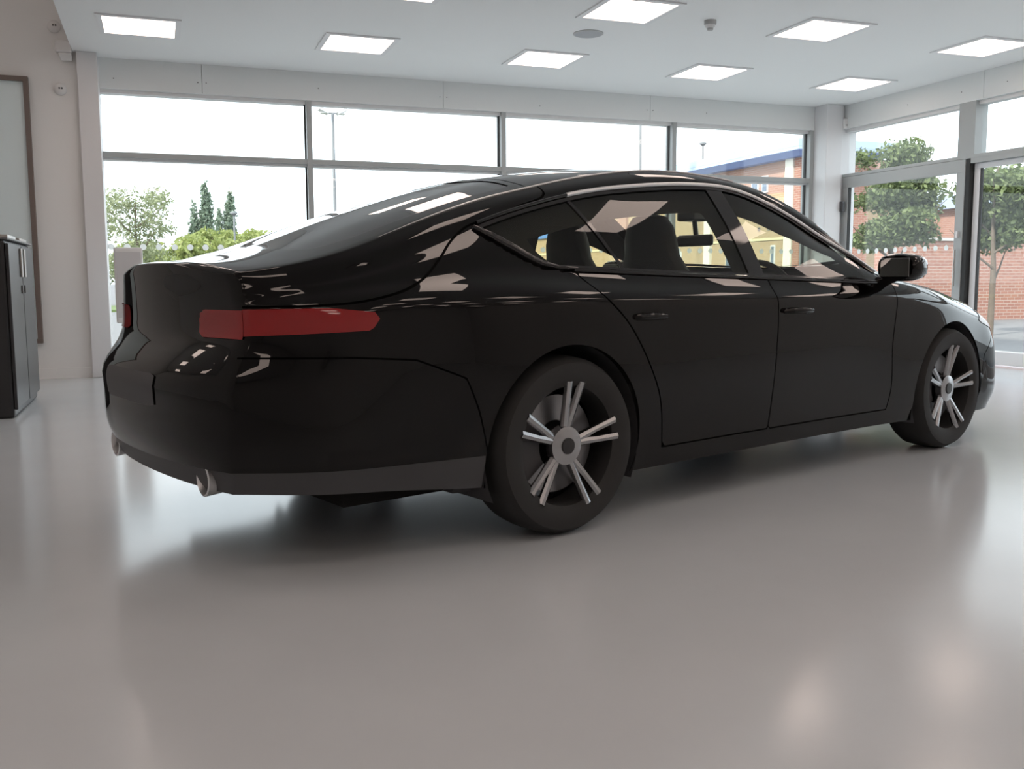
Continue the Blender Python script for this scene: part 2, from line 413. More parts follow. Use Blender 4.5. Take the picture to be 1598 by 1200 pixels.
MB().box(-W_, 0, -0.06, 0, T_ - .045, T_).build('top_rail', BROWN, pf, bevel=0.003)
MB().box(-W_, 0, -0.06, 0, B_, B_ + .045).build('bottom_rail', BROWN, pf, bevel=0.003)
MB().box(-.045, 0, -0.06, 0, B_ + .045, T_ - .045).build('side_rail', BROWN, pf, bevel=0.003)
MB().box(-W_, -W_ + .045, -0.06, 0, B_ + .045, T_ - .045).build('side_rail', BROWN, pf, bevel=0.003)

# black two-door cabinet at the left edge, doors facing the car
cb = empty('black_cabinet', (-9.24, -2.39, 0.0)); tag(cb, 'tall black cabinet with pale strip handles at the left edge', 'cabinet')
MB().box(-0.62, -0.022, -0.655, 0.655, 0.0, 1.235).build('carcass', BLACKPL, cb, bevel=0.02)
MB().box(-0.63, 0.0, -0.665, 0.665, 1.235, 1.252).build('top', mat('cabinet_top', (0.16, 0.16, 0.165), 0.35), cb, bevel=0.006)
for sgn in (-1, 1):
    y0, y1 = (0.012, 0.65) if sgn > 0 else (-0.65, -0.012)
    dr = MB().box(-0.022, 0.0, y0, y1, 0.06, 1.21).build('door', BLACKPL, cb, bevel=0.006)
    a = 0.05 * sgn
    MB().box(0.0, 0.014, min(a, a + .07 * sgn), max(a, a + .07 * sgn), 0.98, 1.19).build('handle', METAL, dr, bevel=0.003)
    MB().box(0.0, 0.01, min(a, a + .05 * sgn), max(a, a + .05 * sgn), 0.86, 0.92).build('latch', mat('dull_latch', (0.12, 0.12, 0.12), 0.4), dr, bevel=0.003)
    MB().box(-0.12, -0.02, min(.10 * sgn, .5 * sgn), max(.10 * sgn, .5 * sgn), 1.252, 1.275).build('top_clip', METAL, cb, bevel=0.004)
# pale upright display stand in front of the first window
ds = empty('display_stand', (-8.547, -0.615, 0.0)); tag(ds, 'pale grey upright display stand in front of the leftmost window', 'display stand')
MB().box(-0.128, 0.128, -0.03, 0.03, 0.55, 1.262).build('panel', PLASTICW, ds, bevel=0.012)
MB().box(-0.05, 0.05, -0.022, 0.022, 0.03, 0.55).build('post', PLASTICW, ds, bevel=0.006)
MB().box(-0.20, 0.20, -0.18, 0.18, 0.0, 0.03).build('base', PLASTICG, ds, bevel=0.008)
MB().box(-0.11, 0.11, -0.034, -0.03, 0.6, 1.22).build('face', mat('stand_face', (0.62, 0.62, 0.63), 0.4), ds)
# small boxes on the corner column
bxo = empty('door_controller', (-0.0, -0.205, 2.85)); tag(bxo, 'small white box high on the corner column under the ceiling', 'control box')
MB().box(-0.055, 0.03, -0.06, 0.0, -0.02, 0.10).build('housing', PLASTICW, bxo, bevel=0.006)
MB().box(-0.03, 0.01, -0.064, -0.06, 0.01, 0.03).build('cover', PLASTICG, bxo)
bk = empty('door_latch_box', (-0.055, -0.245, 1.79)); tag(bk, 'small dark grey box on the corner column beside the glass door', 'control box')
MB().box(-0.015, 0.03, -0.05, 0.0, 0.0, 0.125).build('housing', DARKBOX, bk, bevel=0.004)
MB().box(-0.008, 0.022, -0.053, -0.05, 0.02, 0.105).build('cover', BLACKPL, bk)

# ------------------------------------------------------------------ outside: ground, building, trees, posts
gr = structure(MB().box(-120, 160, 0.25, 260, -0.20, -0.10).build('ground', ASPH)); gr.name = 'outside_ground'
gr2 = structure(MB().box(0.25, 160, -60, 0.25, -0.20, -0.10).build('outside_ground', ASPH))
structure(MB().box(-15, 0.25, 0.25, 1.9, -0.10, -0.02).build('outside_pavement', KERB))
structure(MB().box(0.25, 2.1, -16, 1.9, -0.10, -0.02).build('outside_pavement', KERB))
structure(MB().box(-40, 9.0, 24.0, 30.0, -0.10, -0.02).build('outside_verge', GRASS))

bl = empty('office_building', (11.38, 15.80, 0.0)); tag(bl, 'brick office building with blue metal roof edge across the car park', 'building')
BD, BW, BH = 26.0, 2.7, 5.3           # along +Y, along +X, height
MB().box(0.0, 6.0, 0.9, BD, -0.1, 3.78).build('wall', BUFF, bl)
MB().box(0.0, 6.0, 0.9, BD, 3.78, 4.95).build('upper_wall', SALMON, bl)  # top part of the wall in a darker, pinker brick colour
MB().box(0.02, BW, 0.02, 0.9, -0.1, 4.95).build('wall', RED, bl)
MB().box(-0.06, 0.35, -0.02, 0.32, -0.1, 4.86).build('corner_pier', RED, bl)
MB().box(-0.10, 0.10, 0.34, 0.76, -0.1, 4.86).build('stone_pier', CREAM, bl)
MB().box(-0.10, 0.10, 5.3, 5.75, -0.1, 4.86).build('stone_pier', CREAM, bl)
MB().box(-0.12, 0.12, 12.2, 13.1, -0.1, 4.86).build('brick_pier', RED, bl)
MB().box(-0.03, 0.02, 0.76, BD, 2.22, 2.30).build('stone_band', STONE, bl)
# roof edge: upright fascia over an inward-sloping soffit
for z0, z1, m, nm in ((5.09, 5.33, BLUECLAD, 'fascia_upper'), (4.99, 5.085, BLUECLAD, 'fascia_lower')):
    MB().box(-0.55, BW + .5, -0.55, BD + .5, z0, z1).build(nm, m, bl)
sf = MB(); sf.quadbox([(-0.30, -0.30, 4.82), (BW + .3, -0.30, 4.82), (BW + .3, BD, 4.82), (-0.30, BD, 4.82), (-0.55, -0.55, 4.99), (BW + .5, -0.55, 4.99), (BW + .5, BD, 4.99), (-0.55, BD, 4.99)])
sf.build('soffit', BLUESOF, bl)
for y0, y1, z0, z1 in ((2.35, 2.75, 3.95, 4.33), (1.80, 2.15, 3.85, 4.42), (0.50, 0.72, 1.7, 2.1), (1.3, 1.55, 0.9, 2.05), (6.8, 7.2, 3.9, 4.35), (8.2, 8.6, 3.9, 4.35), (3.9, 4.3, 0.9, 2.0), (7.5, 8.3, 0.9, 2.0), (10.2, 11.0, 0.9, 2.0)):
    wf = MB().box(-0.04, 0.03, y0, y1, z0, z1).build('window', ALU_W, bl)
    MB().box(-0.05, -0.035, y0 + .05, y1 - .05, z0 + .05, z1 - .05).build('pane', DKGLASS, wf)
for y in (2.28, 1.72): MB().box(-0.02, 0.02, y - .06, y + .06, 2.56, 2.68).build('vent', DARKBOX, bl)
for y in (4.3,): MB().box(-0.25, 0.0, y - .12, y + .12, 4.45, 4.6).build('floodlight', DARKBOX, bl)
MB().tube([(1.2, 3.6, 5.3), (1.2, 3.6, 6.15)], 0.05, 8).build('flue', ALU, bl)
for yr, w, z0, z1, txt in ((13.53, 4.6, 2.86, 3.33, 'nder Projects'), (18.0, 5.0, 3.10, 4.0, 'nst')):
    sg = MB().box(-0.10, -0.02, yr, yr + w, z0, z1).build('sign_board', BLUESIGN, bl)
    tx = text_mesh('lettering', txt, (z1 - z0) * .55, SIGNTXT, sg, (-0.105, yr + .30, z0 + (z1 - z0) * .38), (math.pi / 2, 0, -math.pi / 2), 'RIGHT')

far = empty('blue_roofed_hall', (18.0, 13.6, 0.0)); tag(far, 'low red brick hall with blue roof edge behind the street trees', 'building')
MB().box(3.0, 24.0, 0.0, 8.0, -0.1, 3.6).build('wall', RED, far)
MB().box(2.7, 24.3, -0.3, 8.3, 3.6, 4.1).build('fascia', BLUECLAD, far)
MB().box(2.98, 24, -0.02, 0.02, 1.9, 2.0).build('stone_band', STONE, far)
for x in (6, 9, 12, 15):
    wf = MB().box(x, x + 1.2, -0.05, 0.02, 1.0, 1.85).build('window', ALU_W, far); MB().box(x + .06, x + 1.14, -0.06, -0.04, 1.06, 1.79).build('pane', DKGLASS, wf)
bw = empty('garden_wall', (7.4, 7.4, 0.0)); tag(bw, 'red brick boundary wall with stone coping behind the right street tree', 'wall')
MB().box(0.0, 14, 0, 0.3, -0.1, 1.80).build('brickwork', RED, bw)
MB().box(-.05, 14.05, -0.05, 0.35, 1.80, 1.87).build('coping', KERB, bw)
ov = empty('oval_plaque', (9.75, 7.38, 1.42)); tag(ov, 'white oval plaque with dark mark on the red brick wall', 'sign')
pl = MB(); pl.prism([(0.10 * math.cos(a), 0.19 * math.sin(a)) for a in np.linspace(0, 2 * math.pi, 24, endpoint=False)], -0.03, 0.0); pl.build('plate', PLASTICW, ov)
MB().prism([(-.05, -.03), (.03, .09), (.06, .07), (-.02, -.06)], -0.036, -0.03).build('mark', DARKBOX, ov)

def lamp_post(loc, h, label, twin=True, r=0.07):
    p = empty('lamp_post', loc); tag(p, label, 'lamp post')
    MB().tube([(0, 0, 0), (0, 0, h * .5), (0, 0, h)], [r, r * .85, r * .7], 10).build('pole', POLE, p, smooth=True)
    MB().tube([(0, 0, 0), (0, 0, .8)], r * 1.5, 10).build('base', POLE, p, smooth=True)
    if twin:
        MB().tube([(-.32, 0, h), (.32, 0, h)], 0.03, 8).build('crossbar', POLE, p)
        for sx in (-1, 1):
            f = MB(); f.quadbox([(sx * .18, -.2, h - .05), (sx * .5, -.2, h + .10), (sx * .5, .2, h + .10), (sx * .18, .2, h - .05), (sx * .14, -.2, h + .05), (sx * .46, -.2, h + .20), (sx * .46, .2, h + .20), (sx * .14, .2, h + .05)])
            hd = f.build('lamp_head', PLASTICG, p); MB().box(min(sx * .22, sx * .44), max(sx * .22, sx * .44), -.16, .16, h - .02, h + .0).build('lens', PLASTICW, hd)
    else:
        MB().lathe([(0.06, h), (0.22, h + .12), (0.22, h + .2), (0.05, h + .26)], 12).build('lamp_head', POLE, p, smooth=True)
lamp_post((-2.221, 24.534, -.1), 6.95, 'tall lamp post with two flood heads seen above the car tail')
lamp_post((8.09, 20.69, -.1), 7.4, 'slim pale lamp post seen between the second and third mullions', True, 0.06)
lamp_post((24.2, 42.9, -.1), 9.3, 'distant lamp post with a small cone head above the blue roof', False, 0.09)
lamp_post((-3.9, 50.0, -.1), 4.9, 'thin dark post standing among the bushes below the poplars', False, 0.07)

def foliage(name, blobs, n, size, m, parent):
    """n small leaf cards spread through overlapping ellipsoids (centre, radii)"""
    vol = np.array([b[1][0] * b[1][1] * b[1][2] for b in blobs]); pick = rng.choice(len(blobs), n, p=vol / vol.sum())
    c = np.array([b[0] for b in blobs])[pick]; r = np.array([b[1] for b in blobs])[pick]
    d = rng.normal(size=(n, 3)); d /= np.linalg.norm(d, axis=1)[:, None]
    p = c + d * r * (rng.random(n) ** 0.45)[:, None]
    a = rng.normal(size=(n, 3)); a /= np.linalg.norm(a, axis=1)[:, None]
    b = np.cross(a, rng.normal(size=(n, 3))); b /= np.linalg.norm(b, axis=1)[:, None]
    s = size * (0.6 + 0.8 * rng.random(n))[:, None]
    v = np.stack([p - a * s, p + b * s * .55, p + a * s, p - b * s * .55], 1).reshape(-1, 3)
    me = bpy.data.meshes.new(name); f = np.arange(4 * n).reshape(-1, 4)
    me.from_pydata(v.tolist(), [], f.tolist()); me.materials.append(m)
    o = bpy.data.objects.new(name, me); COL.objects.link(o); o.parent = parent; o['kind'] = 'stuff'
    return o
def tree(name, loc, h, blobs, n, size, m, label, trunk=0.12, group=None, branches=6):
    t = empty(name, loc); tag(t, label, 'tree' if 'shrub' not in name else 'shrub', group)
    MB().tube([(0, 0, -.1), (0.03, 0.02, h * .35), (-.03, 0.03, h * .65), (0, 0, h * .92)], [trunk, trunk * .8, trunk * .5, trunk * .12], 9).build('trunk', BARK, t, smooth=True)
    for k in range(branches):
        a = k * 2.4 + .5; z0 = h * (.28 + .5 * k / max(1, branches)); L = h * .26
        MB().tube([(0, 0, z0), (math.cos(a) * L * .5, math.sin(a) * L * .5, z0 + L * .35), (math.cos(a) * L, math.sin(a) * L, z0 + L * .8)], [trunk * .4, trunk * .28, trunk * .08], 6).build('branch', BARK, t, smooth=True)
    foliage('foliage', blobs, n, size, m, t)
    return t
def rblobs(cx, cz0, cz1, rad, n, br):
    out = []
    for k in range(n):
        a = random.random() * 6.283; q = rad * math.sqrt(random.random()); z = cz0 + (cz1 - cz0) * random.random()
        s = br * (0.7 + .6 * random.random()); out.append(((cx + q * math.cos(a), q * math.sin(a), z), (s, s, s * .8)))
    return out
# left: airy tree, bushes, poplars
tree('airy_tree', (-9.0, 27.8, -.1), 4.3, rblobs(0, 1.4, 4.3, 1.2, 70, 0.42), 5200, 0.06, LEAF_L, 'tall airy tree with sparse leaves behind the leftmost window', 0.09)
tree('airy_tree', (-10.9, 30.8, -.1), 3.9, rblobs(0, 1.0, 4.3, 0.8, 40, 0.42), 3600, 0.07, LEAF_L, 'airy tree close beside the left column, partly hidden by it', 0.08)
tree('round_shrub', (-8.0, 34.0, -.1), 3.0, rblobs(0, .6, 2.6, 1.5, 22, 0.6), 5200, 0.12, LEAF_B, 'olive-green shrub at the foot of the airy tree', 0.08, 'shrubs beyond the car park')
tree('round_shrub', (-5.6, 44.0, -.1), 3.4, rblobs(0, .8, 2.9, 1.9, 22, 0.75), 5200, 0.14, LEAF_B, 'yellow-green shrub between the airy tree and the poplars', 0.08, 'shrubs beyond the car park')
tree('round_shrub', (-4.9, 56.0, -.1), 4.2, rblobs(0, 1.2, 3.9, 1.5, 22, 0.85), 5200, 0.16, LEAF_B, 'pale green rounded shrub in front of the taller poplar', 0.10, 'shrubs beyond the car park')
tree('round_shrub', (-1.9, 60.5, -.1), 4.3, rblobs(0, 1.2, 4.0, 1.5, 22, 0.85), 5200, 0.16, LEAF_B, 'pale green rounded shrub in front of the shorter poplar', 0.10, 'shrubs beyond the car park')
def poplar(loc, h, lab):
    b = []
    for dx, hh, rr in ((0.50, h, 1.6), (-1.15, h * .82, 1.2)):
        for k in range(26):
            z = hh * (.12 + .86 * k / 25); r = rr * min(1, 1.15 * (1 - (z / hh)) ** .6 + .12)
            b.append(((dx + random.uniform(-.25, .25), random.uniform(-.3, .3), z), (r, r, hh * .045)))
    tree('poplar', loc, h, b, 9000, 0.26, LEAF_P, lab, 0.22, 'pair of distant poplars', 0)
poplar((-1.9, 139.0, -.1), 15.4, 'taller of two slim distant poplars, on the left')
poplar((2.45, 153.6, -.1), 15.6, 'shorter of two slim distant poplars, on the right')
# right: street trees
tree('street_tree', (5.55, 5.1, -.1), 3.9, rblobs(0, 1.75, 3.5, 0.75, 34, 0.36), 13000, 0.052, LEAF_D, 'leafy street tree seen through the framed glass door', 0.07, 'street trees outside the glass doors')
tree('street_tree', (5.75, 2.75, -.1), 3.3, rblobs(.25, 1.70, 2.95, 0.72, 34, 0.34), 13000, 0.05, LEAF_D, 'leafy street tree at the right edge of the picture', 0.06, 'street trees outside the glass doors')
# ------------------------------------------------------------------ the car
# car frame: s forward (0 = front axle), t to the car's left, z up
CAR_LOC = (-4.459, -5.442, 0.0); CAR_ROT = 0.3236
PAINT = mat('black_car_paint', (0.002, 0.0018, 0.002), 0.6, metal=0.0, spec=0.0, coat=1.0)
GLOSSB = mat('gloss_black_trim', (0.010, 0.009, 0.010), 0.06, spec=0.6)
LINING = mat('dark_cabin_lining', (0.010, 0.010, 0.010), 0.85, spec=0.2)
LEATHER = mat('black_leather', (0.012, 0.0115, 0.0115), 0.55, spec=0.25)
CHROME = mat('satin_silver_trim', (0.72, 0.72, 0.73), 0.38, metal=1.0)
TYRE = mat('tyre_rubber', (0.022, 0.022, 0.022), 0.75)
ALLOY = mat('grey_alloy', (0.42, 0.42, 0.43), 0.25, metal=1.0)
DISC = mat('brake_disc', (0.30, 0.30, 0.31), 0.35, metal=1.0)
LAMPR = mat('red_lamp_lens', (0.28, 0.012, 0.014), 0.06, spec=0.6)
LAMPW = mat('clear_lamp_lens', (0.60, 0.62, 0.64), 0.08, spec=0.6)
CARGLASS = glass_mat('car_side_glass', (0.84, 0.86, 0.76), 1.45)
REARGLASS = glass_mat('tinted_rear_glass', (0.10, 0.10, 0.10))
SCREENGLASS = glass_mat('windscreen_glass', (0.84, 0.88, 0.84))

PAINT.node_tree.nodes['Principled BSDF'].inputs['Coat IOR'].default_value = 1.38
car = empty('car', CAR_LOC, CAR_ROT)
tag(car, 'glossy black four-door coupe with a long sloping tailgate, parked in the showroom', 'car')

def spline(xs, ys):
    """natural cubic spline through (xs, ys), vectorised"""
    o = np.argsort(xs); x = np.array(xs, float)[o]; y = np.array(ys, float)[o]; n = len(x); h = np.diff(x)
    A = np.eye(n); r = np.zeros(n)
    for i in range(1, n - 1):
        A[i, i - 1] = h[i - 1]; A[i, i] = 2 * (h[i - 1] + h[i]); A[i, i + 1] = h[i]
        r[i] = 6 * ((y[i + 1] - y[i]) / h[i] - (y[i] - y[i - 1]) / h[i - 1])
    M = np.linalg.solve(A, r)
    def ev(q):
        q = np.clip(np.asarray(q, float), x[0], x[-1]); i = np.clip(np.searchsorted(x, q) - 1, 0, n - 2)
        a = x[i + 1] - q; b = q - x[i]; hh = h[i]
        return M[i] * a ** 3 / (6 * hh) + M[i + 1] * b ** 3 / (6 * hh) + (y[i] / hh - M[i] * hh / 6) * a + (y[i + 1] / hh - M[i + 1] * hh / 6) * b
    return ev
def pchip(xs, ys):
    x = np.array(xs, float); y = np.array(ys, float)
    h = np.diff(x); d = np.diff(y) / h; m = np.zeros_like(y)
    for i in range(1, len(x) - 1):
        if d[i - 1] * d[i] > 0:
            w1, w2 = 2 * h[i] + h[i - 1], h[i] + 2 * h[i - 1]; m[i] = (w1 + w2) / (w1 / d[i - 1] + w2 / d[i])
    m[0], m[-1] = d[0], d[-1]
    def ev(q):
        i = np.clip(np.searchsorted(x, q) - 1, 0, len(x) - 2); u = (q - x[i]) / h[i]
        return (2 * u ** 3 - 3 * u ** 2 + 1) * y[i] + (u ** 3 - 2 * u ** 2 + u) * h[i] * m[i] + (-2 * u ** 3 + 3 * u ** 2) * y[i + 1] + (u ** 3 - u ** 2) * h[i] * m[i + 1]
    return ev
# centre line of the upper surface
ZC = [(.83, .70), (.79, .75), (.65, .815), (.4, .88), (0, .955), (-.3, .995), (-.45, 1.025), (-.6, 1.10), (-.8, 1.19), (-1.0, 1.275), (-1.2, 1.352), (-1.4, 1.412), (-1.6, 1.447), (-1.8, 1.461),
      (-2.0, 1.460), (-2.2, 1.450), (-2.4, 1.432), (-2.6, 1.405), (-2.8, 1.364), (-3.0, 1.310), (-3.2, 1.248), (-3.4, 1.180), (-3.6, 1.106), (-3.75, 1.052), (-3.85, 1.028), (-3.93, 1.020)]
# rows: edge crease e, window-line top d, waist b, shoulder h, mid m, lower l, sill k
E_ = [(.83, .45, .69), (.65, .60, .775), (.4, .66, .835), (0, .70, .905), (-.4, .725, .955), (-.6, .735, 1.01), (-.8, .712, 1.108), (-1.0, .668, 1.228), (-1.2, .622, 1.322), (-1.4, .572, 1.388), (-1.6, .53, 1.420), (-1.8, .505, 1.432),
      (-2.0, .49, 1.430), (-2.2, .495, 1.411), (-2.4, .51, 1.381), (-2.6, .53, 1.344), (-2.8, .553, 1.300), (-3.0, .575, 1.254), (-3.2, .60, 1.197), (-3.4, .625, 1.130), (-3.6, .645, 1.060), (-3.8, .63, 1.002), (-3.93, .565, .975)]
D_ = [(.83, .52, .65), (.65, .69, .735), (.4, .745, .805), (0, .78, .878), (-.4, .80, .925), (-.6, .800, .962), (-.8, .765, 1.052), (-1.0, .72, 1.137), (-1.2, .68, 1.230), (-1.4, .645, 1.306), (-1.6, .618, 1.353), (-1.8, .605, 1.359),
      (-2.0, .60, 1.349), (-2.2, .602, 1.331), (-2.4, .61, 1.308), (-2.6, .625, 1.275), (-2.8, .645, 1.231), (-3.0, .668, 1.178), (-3.13, .684, 1.137), (-3.3, .705, 1.078), (-3.5, .722, 1.01), (-3.7, .702, .955), (-3.85, .648, .93), (-3.93, .59, .92)]
B_R = [(.83, .545, .62), (.65, .73, .70), (.4, .79, .775), (0, .825, .855), (-.4, .845, .912), (-.8, .85, .928), (-1.5, .84, .948), (-2.2, .828, .966), (-2.8, .812, .985), (-3.13, .80, .988), (-3.4, .79, .965), (-3.7, .735, .922), (-3.85, .665, .90), (-3.93, .60, .888)]
H_R = [(.83, .57, .57), (.65, .79, .64), (.4, .865, .70), (0, .905, .765), (-.4, .91, .80), (-1.0, .90, .815), (-1.8, .90, .83), (-2.4, .91, .845), (-2.856, .922, .86), (-3.2, .905, .868), (-3.5, .86, .866), (-3.75, .768, .862), (-3.86, .69, .858), (-3.93, .61, .855)]
M_R = [(.83, .59, .47), (.65, .83, .50), (.4, .895, .53), (0, .92, .55), (-.6, .90, .55), (-1.5, .893, .56), (-2.4, .91, .58), (-2.856, .926, .60), (-3.3, .905, .62), (-3.6, .845, .64), (-3.8, .757, .65), (-3.93, .62, .66)]
L_R = [(.83, .60, .30), (.65, .84, .31), (.4, .895, .32), (0, .905, .33), (-.6, .885, .32), (-1.5, .872, .31), (-2.4, .89, .32), (-2.856, .908, .33), (-3.3, .89, .36), (-3.6, .85, .40), (-3.8, .772, .41), (-3.93, .63, .42)]
K_R = [(.83, .58, .20), (.65, .80, .18), (.4, .855, .17), (0, .865, .18), (-.6, .862, .19), (-2.2, .865, .19), (-2.856, .875, .20), (-3.3, .86, .23), (-3.6, .81, .255), (-3.8, .735, .265), (-3.93, .60, .27)]
zc_f = spline([a[0] for a in ZC], [a[1] for a in ZC])
rows_f = [(spline([a[0] for a in R_], [a[1] for a in R_]), spline([a[0] for a in R_], [a[2] for a in R_])) for R_ in (E_, D_, B_R, H_R, M_R, L_R, K_R)]
V_E, V_D, V_B, V_H, V_M, V_L, V_K = range(1, 8)          # v parameter of the rows
S0, S1 = .83, -3.93
st = np.concatenate([np.linspace(S0, .70, 12)[:-1], np.linspace(.70, -3.75, 230)[:-1], np.linspace(-3.75, S1, 14)])
vrow = np.concatenate([np.linspace(0, 1, 19)[:-1], np.linspace(1, 2, 13)[:-1], np.linspace(2, 3, 17)[:-1], np.linspace(3, 4, 9)[:-1], np.linspace(4, 5, 9)[:-1], np.linspace(5, 6, 9)[:-1], np.linspace(6, 7, 7)])
def section(s):
    te, ze = rows_f[0][0](s), rows_f[0][1](s); zc = zc_f(s)
    kn = [0.0, .5, .85, 1, 1.5, 2, 2.5, 3, 4, 5, 6, 7]
    pt = [(float(rows_f[i][0](s)), float(rows_f[i][1](s))) for i in range(7)]
    cr = lambda q: zc - (zc - ze) * q ** 2.3
    mid_ed = (pt[0][0] + (pt[1][0] - pt[0][0]) * .60, pt[0][1] + (pt[1][1] - pt[0][1]) * .43)
    mid_db = (pt[1][0] + (pt[2][0] - pt[1][0]) * .54, pt[1][1] + (pt[2][1] - pt[1][1]) * .46)
    T = [0, te * .5, te * .85, te, mid_ed[0], pt[1][0], mid_db[0], pt[2][0], pt[3][0], pt[4][0], pt[5][0], pt[6][0]]
    Z = [zc, cr(.5), cr(.85), ze, mid_ed[1], pt[1][1], mid_db[1], pt[2][1], pt[3][1], pt[4][1], pt[5][1], pt[6][1]]
    up, dn = vrow[vrow <= 1.0], vrow[vrow > 1.0]
    return (np.concatenate([pchip(kn[:4], T[:4])(up), pchip(kn[3:], T[3:])(dn)]), np.concatenate([pchip(kn[:4], Z[:4])(up), pchip(kn[3:], Z[3:])(dn)]))
secs = [section(s) for s in st]
half = np.zeros((len(st), len(vrow), 3))
for i, s in enumerate(st): half[i, :, 0] = s; half[i, :, 1] = secs[i][0]; half[i, :, 2] = secs[i][1]
# round the nose and tail in plan a little: centre reaches farther than the corners
def plan_bulge(P):
    s, t = P[..., 0], P[..., 1]
    fr = np.clip((s - .35) / .48, 0, 1) ** 2 * .13 * (1 - np.clip(np.abs(t) / .85, 0, 1) ** 2)
    re = np.clip((-3.45 - s) / .48, 0, 1) ** 2 * .10 * (1 - np.clip(np.abs(t) / .85, 0, 1) ** 2)
    z = P[..., 2]
    bump = np.clip((-3.42 - s) / .5, 0, 1) ** 1.5 * .075 * (1 - np.clip((z - .58) / .22, 0, 1) ** 2 * (3 - 2 * np.clip((z - .58) / .22, 0, 1)))
    bump *= 1 - .5 * np.clip((.40 - z) / .2, 0, 1)
    Q = P.copy(); Q[..., 0] = s + fr - re - bump; return Q
half = plan_bulge(half)
right_ = half.copy(); right_[..., 1] *= -1
G = np.concatenate([right_[:, ::-1], half[:, 1:]], axis=1)        # from right sill over the roof to the left sill
Vv = np.concatenate([vrow[::-1], vrow[1:]])
du = np.gradient(G, axis=0); dv = np.gradient(G, axis=1)
NR = np.cross(du, dv); NR /= np.linalg.norm(NR, axis=2)[..., None] + 1e-12
if NR[len(st) // 2, len(vrow) - 1, 2] < 0: NR = -NR
ns, nv = G.shape[:2]
# lean the normals of the end stations outwards so that flank and end faces blend
END_N = {}
for i_, sg_ in ((0, 1.0), (-1, -1.0)):
    q = NR[i_] + np.array([sg_ * 1.0, 0, 0]); q /= np.linalg.norm(q, axis=1)[:, None]; NR[i_] = q; END_N[i_] = q
class M:                       # triangle soup with attributes: position, normal, v
    def __init__(s, P, N, V, T): s.P, s.N, s.V, s.T = P, N, V, T
    def field_split(s, g):
        """(part where g<0, part where g>=0), cut exactly along g = 0"""
        T = s.T; gt = g[T]; neg = gt < 0; c = neg.sum(1)
        P, N, V = [s.P], [s.N], [s.V]; base = len(s.P); out = [[T[c == 3]], [T[c == 0]]]
        for want, side in ((1, 0), (2, 1)):
            idx = np.where(c == want)[0]
            if len(idx) == 0: continue
            odd = neg[idx] if want == 1 else ~neg[idx]
            k = odd.argmax(1); t = T[idx]
            a = t[np.arange(len(t)), k]; b = t[np.arange(len(t)), (k + 1) % 3]; d = t[np.arange(len(t)), (k + 2) % 3]
            for nm, q in (('ab', b), ('ad', d)):
                w = (g[a] / (g[a] - g[q]))[:, None]
                P.append(s.P[a] + (s.P[q] - s.P[a]) * w); n = s.N[a] + (s.N[q] - s.N[a]) * w; N.append(n / (np.linalg.norm(n, axis=1)[:, None] + 1e-12))
                V.append(s.V[a] + (s.V[q] - s.V[a]) * w[:, 0])
            i1 = base + np.arange(len(t)); i2 = i1 + len(t); base += 2 * len(t)
            out[side].append(np.stack([a, i1, i2], 1))
            out[1 - side].append(np.stack([i1, b, d], 1)); out[1 - side].append(np.stack([i1, d, i2], 1))
        P, N, V = np.concatenate(P), np.concatenate(N), np.concatenate(V)
        return tuple(M(P, N, V, np.concatenate(o) if o else np.zeros((0, 3), int)).clean() for o in out)
    def clean(s):
        u, inv = np.unique(s.T.ravel(), return_inverse=True)
        return M(s.P[u], s.N[u], s.V[u], inv.reshape(-1, 3))
    def join(s, o):
        return M(np.concatenate([s.P, o.P]), np.concatenate([s.N, o.N]), np.concatenate([s.V, o.V]), np.concatenate([s.T, o.T + len(s.P)]))
    def offset(s, d): return M(s.P + s.N * d, s.N, s.V, s.T)
    def build(s, name, m, parent):
        me = bpy.data.meshes.new(name); T = s.T
        fn = np.cross(s.P[T[:, 1]] - s.P[T[:, 0]], s.P[T[:, 2]] - s.P[T[:, 0]])
        ok = np.linalg.norm(fn, axis=1) > 1e-10; T = T[ok]; fn = fn[ok]
        flip = (fn * s.N[T[:, 0]]).sum(1) < 0; T = T.copy(); T[flip] = T[flip][:, ::-1]
        me.from_pydata(s.P.tolist(), [], T.tolist()); me.materials.append(m); me.shade_smooth()
        me.normals_split_custom_set_from_vertices(s.N.tolist())
        o = bpy.data.objects.new(name, me); COL.objects.link(o); o.parent = parent
        return o
ii, jj = np.meshgrid(np.arange(ns - 1), np.arange(nv - 1), indexing='ij'); a0 = (ii * nv + jj).ravel()
tri = np.concatenate([np.stack([a0, a0 + 1, a0 + nv + 1], 1), np.stack([a0, a0 + nv + 1, a0 + nv], 1)])
shell = M(G.reshape(-1, 3), NR.reshape(-1, 3), np.tile(Vv, ns), tri)
def poly_sd(poly, x, y):
    """signed distance to a closed polygon, negative inside"""
    p = np.array(poly, float); d = np.full(len(x), 1e9); ins = np.zeros(len(x), bool)
    for i in range(len(p)):
        a, b = p[i], p[(i + 1) % len(p)]; e = b - a
        u = np.clip(((x - a[0]) * e[0] + (y - a[1]) * e[1]) / (e @ e + 1e-15), 0, 1)
        d = np.minimum(d, np.hypot(x - a[0] - u * e[0], y - a[1] - u * e[1]))
        cond = ((a[1] > y) != (b[1] > y)) & (x < (b[0] - a[0]) * (y - a[1]) / (b[1] - a[1] + 1e-15) + a[0])
        ins ^= cond
    return np.where(ins, -d, d)
def line_d(pts, x, y):
    d = np.full(len(x), 1e9)
    for a, b in zip(pts[:-1], pts[1:]):
        a, b = np.array(a, float), np.array(b, float); e = b - a
        u = np.clip(((x - a[0]) * e[0] + (y - a[1]) * e[1]) / (e @ e), 0, 1)
        d = np.minimum(d, np.hypot(x - a[0] - u * e[0], y - a[1] - u * e[1]))
    return d
